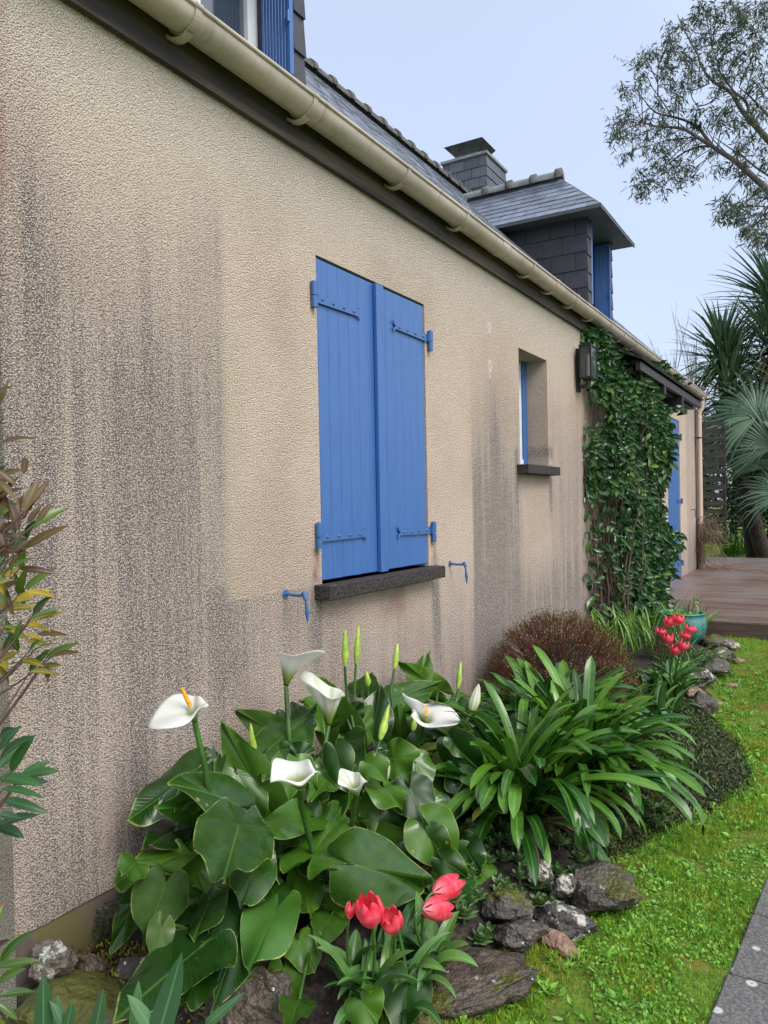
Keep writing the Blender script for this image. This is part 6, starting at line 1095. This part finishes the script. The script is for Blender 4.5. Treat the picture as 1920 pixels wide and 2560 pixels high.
# slatted fence panel -------------------------------------------------------
FN = thing('fence_panel', 'dark weathered woven slat fence panel beyond the end of the house', 'fence', (0, 14.9, .2)); FW = simple('weathered_fence_slat', (.040, .034, .029), .7, .4, 1, .3, stretch=(3, 3, 25))
fa, fb_ = np.array([-1.6, 14.75, 0]), np.array([.235, 15.0, 0]); fd = unit(fb_-fa); fl_ = np.linalg.norm(fb_-fa); fnn = np.array([fd[1], -fd[0], 0])
m_ = MB(); 
for i in range(14):
    z = .78+i*.145; N_ = 12; P = np.zeros((2, N_, 3))
    for j in range(N_): c = fa+fd*fl_*j/(N_-1)+fnn*.016*(1 if (j//3+i) % 2 else -1); P[0, j] = c+(0, 0, z-.045); P[1, j] = c+(0, 0, z+.045)
    m_.grid(P, 0, False); m_.grid(P+fnn*.008, 0, False)
m_.build('slats', FW, FN); m_ = MB()
for z in (.70, 2.80): m_.obox((fa+fb_)/2+(0, 0, z), fd*fl_/2, fnn*.02, (0, 0, .03))
for s__ in np.linspace(0.02, .98, 6): m_.obox(fa+fd*fl_*s__+(0, 0, 1.75), fd*.018, fnn*.006, (0, 0, 1.05))
m_.obox(fb_+(0, 0, 1.75), fd*.012, fnn*.022, (0, 0, 1.06)); m_.obox(fa+fd*(fl_-.42)+(0, 0, 1.5), fd*.045, fnn*.045, (0, 0, 1.35)); m_.build('posts', FW, FN)

# trees ----------------------------------------------------------------------
def polyline_dist(P, q): return P[int(np.argmin(np.linalg.norm(P-q, axis=1)))]
EU = thing('eucalyptus', 'tall eucalyptus with thin drooping leaves reaching in from the upper right', 'tree', (4.2, 15.0, .17)); r_ = random.Random(31)
wood = MB(); allp = []
trunk = bez((4.2, 15, 0), (3.6, 14.7, 4), (2.6, 14.6, 6.4), 14); wood.tube(trunk, np.linspace(.26, .15, 14), 12); trunk2 = bez((2.6, 14.6, 6.4), (2.4, 14.8, 9), (2.6, 15, 12), 12); wood.tube(trunk2, np.linspace(.15, .05, 12), 10)
jn = {0: (trunk[-1], .085), 3: (trunk2[3], .085), 7: (trunk[-2], .05), 8: (trunk2[4], .05), 9: (trunk2[5], .04), 10: (trunk[-3], .025), 11: (trunk[-4], .025), 17: (trunk2[9], .03), 18: (trunk2[10], .03)}
for i, b in enumerate(EUC_BR):
    P = np.array(b, float); nn = len(P); r0 = {0: .060, 3: .060, 1: .034, 4: .028, 5: .018, 7: .022, 8: .030, 9: .02, 13: .022}.get(i, .013); k = np.linspace(0, nn-1, nn*4)
    Q = np.stack([np.interp(k, range(nn), P[:, c]) for c in range(3)], 1)
    for _ in range(3): Q[1:-1] = (Q[:-2]+Q[1:-1]*2+Q[2:])/4
    if i in jn: j0, rj = jn[i]; lead = bez(j0, (j0+Q[0])/2+(0, 0, .1), Q[0], 8); wood.tube(lead, np.linspace(rj, r0, 8), 8, 0, False)
    wood.tube(Q, np.linspace(r0, max(.006, r0*.22), len(Q)), 7, 0, False); allp.append(Q)
allp = np.concatenate(allp); V = []; tw = MB(); lg = np.random.default_rng(5); LP = []
for c, rad in EUC_CL:
    c = np.array(c, float); a = polyline_dist(allp, c); 
    if np.linalg.norm(a-c) > .02: tw.tube(bez(a, (a+c)/2+np.array([0, 0, .06]), c, 5), np.linspace(.010, .005, 5), 4, 0, False)
    for k in range(int(5+rad*10)):
        e_ = c+lg.normal(0, 1, 3)*rad*.75; tw.tube(bez(c, (c+e_)/2+(0, 0, .03), e_+(0, 0, -.05), 4), [.0045, .004, .003, .002], 3, 0, False)
        m0 = int(9+lg.integers(0, 7)); t_ = lg.random((m0, 1)); LP.append(c+(e_-c)*t_+lg.normal(0, .05, (m0, 3)))
LP = np.concatenate(LP)
wood.build('trunk', BARK, EU); tw.build('twigs', BARK, EU); scatter('foliage', EUC, LP, .12, 41, up=-.9, asp=.17, parent=EU)
LP2 = np.concatenate([np.array([3.4, 15.2, 9])+lg.normal(0, 1, (5000, 3))*np.array([1.3, 1.5, 1.8])]); LP2 = LP2[LP2[:, 0] > 2.2]; scatter('crown', EUC, LP2, .12, 42, up=-.8, asp=.24, parent=EU)
# cordyline / yucca-like trees
def sword_head(mb, c, L_, n_, seed, down=.4, wd=.05, tilt=(0, 0, 0)):
    g2_ = random.Random(seed)
    for i in range(n_):
        az = g2_.uniform(0, 6.283); u_ = g2_.random(); el = 1.45-u_*(1.5+down)*1.0; el = max(-1.2, el)
        strap_leaf(mb, np.array(c)+np.array([g2_.uniform(-.05, .05), g2_.uniform(-.05, .05), g2_.uniform(-.12, .1)-.2*u_]), az, el, L_*g2_.uniform(.75, 1.1), wd*g2_.uniform(.7, 1.1), g2_.uniform(.15, 1.1)*(.5+u_), 0, seed*1000+i, n=8, fold=.25, tipw=.2)
def cordyline(foot, heads, label, seed):
    t = thing('cordyline', label, 'tree', foot, 'sword-leaved trees beyond the deck'); w_ = MB(); foot = np.array(foot, float); fk = foot+np.array([heads[0][0][0]-foot[0], heads[0][0][1]-foot[1], 0])*.35+np.array([0, 0, min(h[0][2] for h in heads)*.42]); w_.tube(bez(foot, foot*.5+fk*.5, fk, 8), np.linspace(.15, .11, 8), 10)
    for k, (c, L_, n_) in enumerate(heads):
        c = np.array(c, float); w_.tube(bez(fk, (fk+c)/2+np.array([.1*(-1)**k, 0, -.2]), c-(0, 0, .1), 10), np.linspace(.11, .075, 10), 9)
        m_ = MB(); sword_head(m_, c, L_, n_, seed+k, wd=.07); m_.build('leaf_head', CORD, t)
        md_ = MB(); 
        for q in range(26): strap_leaf(md_, c-(0, 0, .15+.3*random.random()), random.uniform(0, 6.28), random.uniform(-.9, -.2), L_*.7, .045, .8, 0, seed*77+q, n=6, fold=.4)
        md_.build('dead_leaves', DRY, t)
    w_.build('trunk', PALMBARK, t)
cordyline((.45, 17.6, .17), [((.05, 16.5, 4.30), 1.25, 190), ((.18, 16.3, 3.55), 1.2, 170)], 'cordyline tree whose two leaf heads rise just right of the gutter end', 3)
cordyline((1.25, 18.0, .17), [((.98, 17.0, 5.35), 1.45, 200), ((.95, 16.6, 4.45), 1.4, 200), ((1.45, 17.2, 6.0), 1.2, 120), ((.9, 16.9, 3.7), 1.2, 130)], 'taller cordyline at the right edge with its head highest in the photo', 9)
# fan palms
def fan(mb, c, face, R_, n_, spread, seed, up_=(0, 0, 1)):
    g2_ = random.Random(seed); f_ = unit(face); a_ = unit(np.cross(f_, up_)); b_ = np.cross(a_, f_)
    for i in range(n_):
        th = -spread+2*spread*i/(n_-1); d = a_*math.sin(th)-(-b_)*math.cos(th)*1.0 if False else a_*math.sin(th)+b_*math.cos(th); L_ = R_*(.72+.28*math.cos(th*.6))*g2_.uniform(.93, 1.05); n = 8; P = np.zeros((n, 3, 3)); sd_ = unit(np.cross(d, f_))
        for k in range(n):
            t = k/(n-1); w = R_*.021*(min(1, t*2.6+.1))*(1-max(0, (t-.45)/.55)**1.5)+.001; cc = np.array(c)+d*L_*t+f_*R_*(.10*t-.32*t*t)-np.array([0, 0, 1.])*R_*.28*t**3*g2_.uniform(.7, 1.3)
            P[k, 0] = cc-sd_*w; P[k, 1] = cc+f_*w*.5; P[k, 2] = cc+sd_*w
        mb.grid(P, 0, False)
FP = thing('fan_palm', 'fan palm with wide glaucous fronds and a thick leaning forked trunk beyond the deck', 'palm', (.62, 17.2, .17), 'palms beyond the deck'); w_ = MB()
w_.tube(bez((.72, 17.4, 0), (.48, 17.0, 1.0), (.36, 16.8, 1.95), 14), np.linspace(.16, .12, 14)+.010*np.sin(np.arange(14)*2.2), 12); w_.tube(bez((.42, 16.9, 1.6), (.18, 16.6, 2.1), (.08, 16.2, 2.75), 10), np.linspace(.11, .08, 10), 10); w_.tube(bez((.40, 16.9, 1.6), (.75, 16.9, 2.2), (.85, 16.4, 2.85), 10), np.linspace(.12, .09, 10), 10); w_.build('trunk', PALMBARK, FP)
fr = [((.72, 15.55, 2.92), (.25, -1, .35), 1.0, 2.45), ((.42, 15.8, 2.55), (-.35, -1, -.1), .9, 2.0), ((.95, 15.7, 2.35), (.3, -1, -.3), .9, 2.2), ((.15, 16.1, 2.75), (-.7, -.8, .0), .8, 1.9), ((.45, 16.4, 3.2), (-.1, -.7, .8), .85, 2.2), ((.78, 16.0, 2.0), (.1, -1, -.5), .75, 1.8), ((1.25, 16.1, 2.9), (.8, -.7, .2), .9, 2.2), ((.3, 16.0, 2.15), (-.3, -1, -.6), .7, 1.7), ((1.1, 15.9, 1.5), (.3, -1, .1), .7, 2.2), ((.9, 16.8, 3.5), (.2, -.6, .9), .9, 2.4)]
for i, (c, fc, R_, sp_) in enumerate(fr):
    m_ = MB(); fan(m_, c, fc, R_*1.35, 40, sp_, i); s0 = np.array([.08, 16.2, 2.75]) if c[0] < .5 else np.array([.85, 16.4, 2.85]); m_.tube(bez(s0, (s0+np.array(c))/2+(0, 0, .2), c, 8), .014, 5); m_.build('frond', FAN, FP)
t = thing('iris', 'dark green iris clump on the far lawn beside the palm trunk', 'iris', (.1, 18.3, .17)); m_ = MB()
for i in range(60): strap_leaf(m_, (.05+r_.uniform(-.28, .28), 18.2+r_.uniform(-.3, .3), .15), r_.uniform(0, 6.28), r_.uniform(1.0, 1.5), r_.uniform(.4, .62), .045, r_.uniform(.1, .7), 0, 6000+i, n=8, fold=.2, tipw=.4)
m_.build('blades', AGAP, t)
# bare shrub behind the house
t = thing('bare_shrub', 'leafless pale twiggy shrub standing up behind the gutter', 'shrub', (-1.5, 20, .17)); m_ = MB()
def branch(p, d, L_, r0, lev):
    n = 6; pts = [np.array(p)]; d = unit(d)
    for i in range(n): d = unit(d+np.array([r_.uniform(-.10, .10), r_.uniform(-.10, .10), .07])); pts.append(pts[-1]+d*L_/n)
    m_.tube(pts, np.linspace(r0, r0*.35, n+1), 4, 0, False)
    if lev > 0:
        for k in range(5): q = pts[r_.randrange(1, n)]; branch(q, d+np.array([r_.uniform(-.45, .45), r_.uniform(-.45, .45), .35]), L_*r_.uniform(.22, .36), r0*.5, lev-1)
for i in range(26): branch((-1.55+r_.uniform(-.4, .4), 20+r_.uniform(-.4, .4), .1), (r_.uniform(-.09, .09), r_.uniform(-.1, .1), 1), r_.uniform(3.9, 5.2), .016, 2)
m_.build('branches', GREYTWIG, t)
# hedge and shrubs closing the far end of the garden
def bush(c, rad, label, mat, n_, seed, size=.12, name='hedge_shrub'):
    t = thing(name, label, 'shrub', (c[0], c[1], .17), 'shrubs closing the far end of the garden'); g3 = np.random.default_rng(seed); K = g3.integers(14, 22); cc = g3.normal(0, 1, (K, 3)); cc /= np.linalg.norm(cc, axis=1)[:, None]; cc = np.array(c)+cc*np.array(rad)*g3.uniform(.25, .8, (K, 1)); cc[:, 2] = np.maximum(cc[:, 2], .4)
    k = g3.integers(0, K, n_); d = g3.normal(0, 1, (n_, 3)); d /= np.linalg.norm(d, axis=1)[:, None]; P = cc[k]+d*np.array(rad)*.42*g3.uniform(.55, 1.0, (n_, 1)); P = P[P[:, 2] > .15]; scatter('foliage', mat, P, size, seed, up=.1, asp=.5, parent=t)
    q = MB(); q.tube([(c[0], c[1], 0), (c[0]+.1, c[1], c[2])], [.12, .05], 8)
    for k_ in range(8): q.tube([(c[0], c[1], c[2]*.4), tuple(cc[k_])], [.05, .02], 5)
    q.build('trunk', TWIG, t)
for i, (c, rad, lb, mt) in enumerate([((-2.4, 24.6, 1.6), (2.0, 1.6, 1.9), 'dark evergreen shrub at the far end, mostly behind the fence panel', HEDGE), ((.2, 25.4, 1.6), (2.0, 1.6, 1.8), 'dark evergreen shrub at the far end, between fence and palm trunk', HEDGE), ((2.6, 24.8, 1.8), (2.0, 1.6, 2.2), 'dark evergreen shrub at the far end, right of the palm trunk', HEDGE), ((-.9, 26.4, 3.0), (1.7, 1.5, 1.5), 'reddish leafed shrub showing pink patches through the hedge', HEDGE_P), ((1.6, 27.5, 4.2), (2.6, 1.8, 2.3), 'tall dark evergreen behind the palms', HEDGE), ((5.0, 25.5, 2.5), (2.4, 2, 2.8), 'dark evergreen shrub beyond the right edge', HEDGE)]):
    bush(c, rad, lb, mt, 9000, 70+i, .13)
bush((1.6, 22.0, 4.7), (1.4, 1.4, 2.0), 'loose olive-green shrub tree behind the tallest cordyline', EUC, 9000, 99, .10, 'small_tree')
P = np.concatenate([np.stack([g_.uniform(-3, 8, 9000), g_.uniform(23.2, 24.5, 9000), .17+g_.random(9000)**1.5*.8], 1)]); tag(scatter('ground_cover', HEDGE, P, .10, 33, up=.3, asp=.5), kind='stuff')
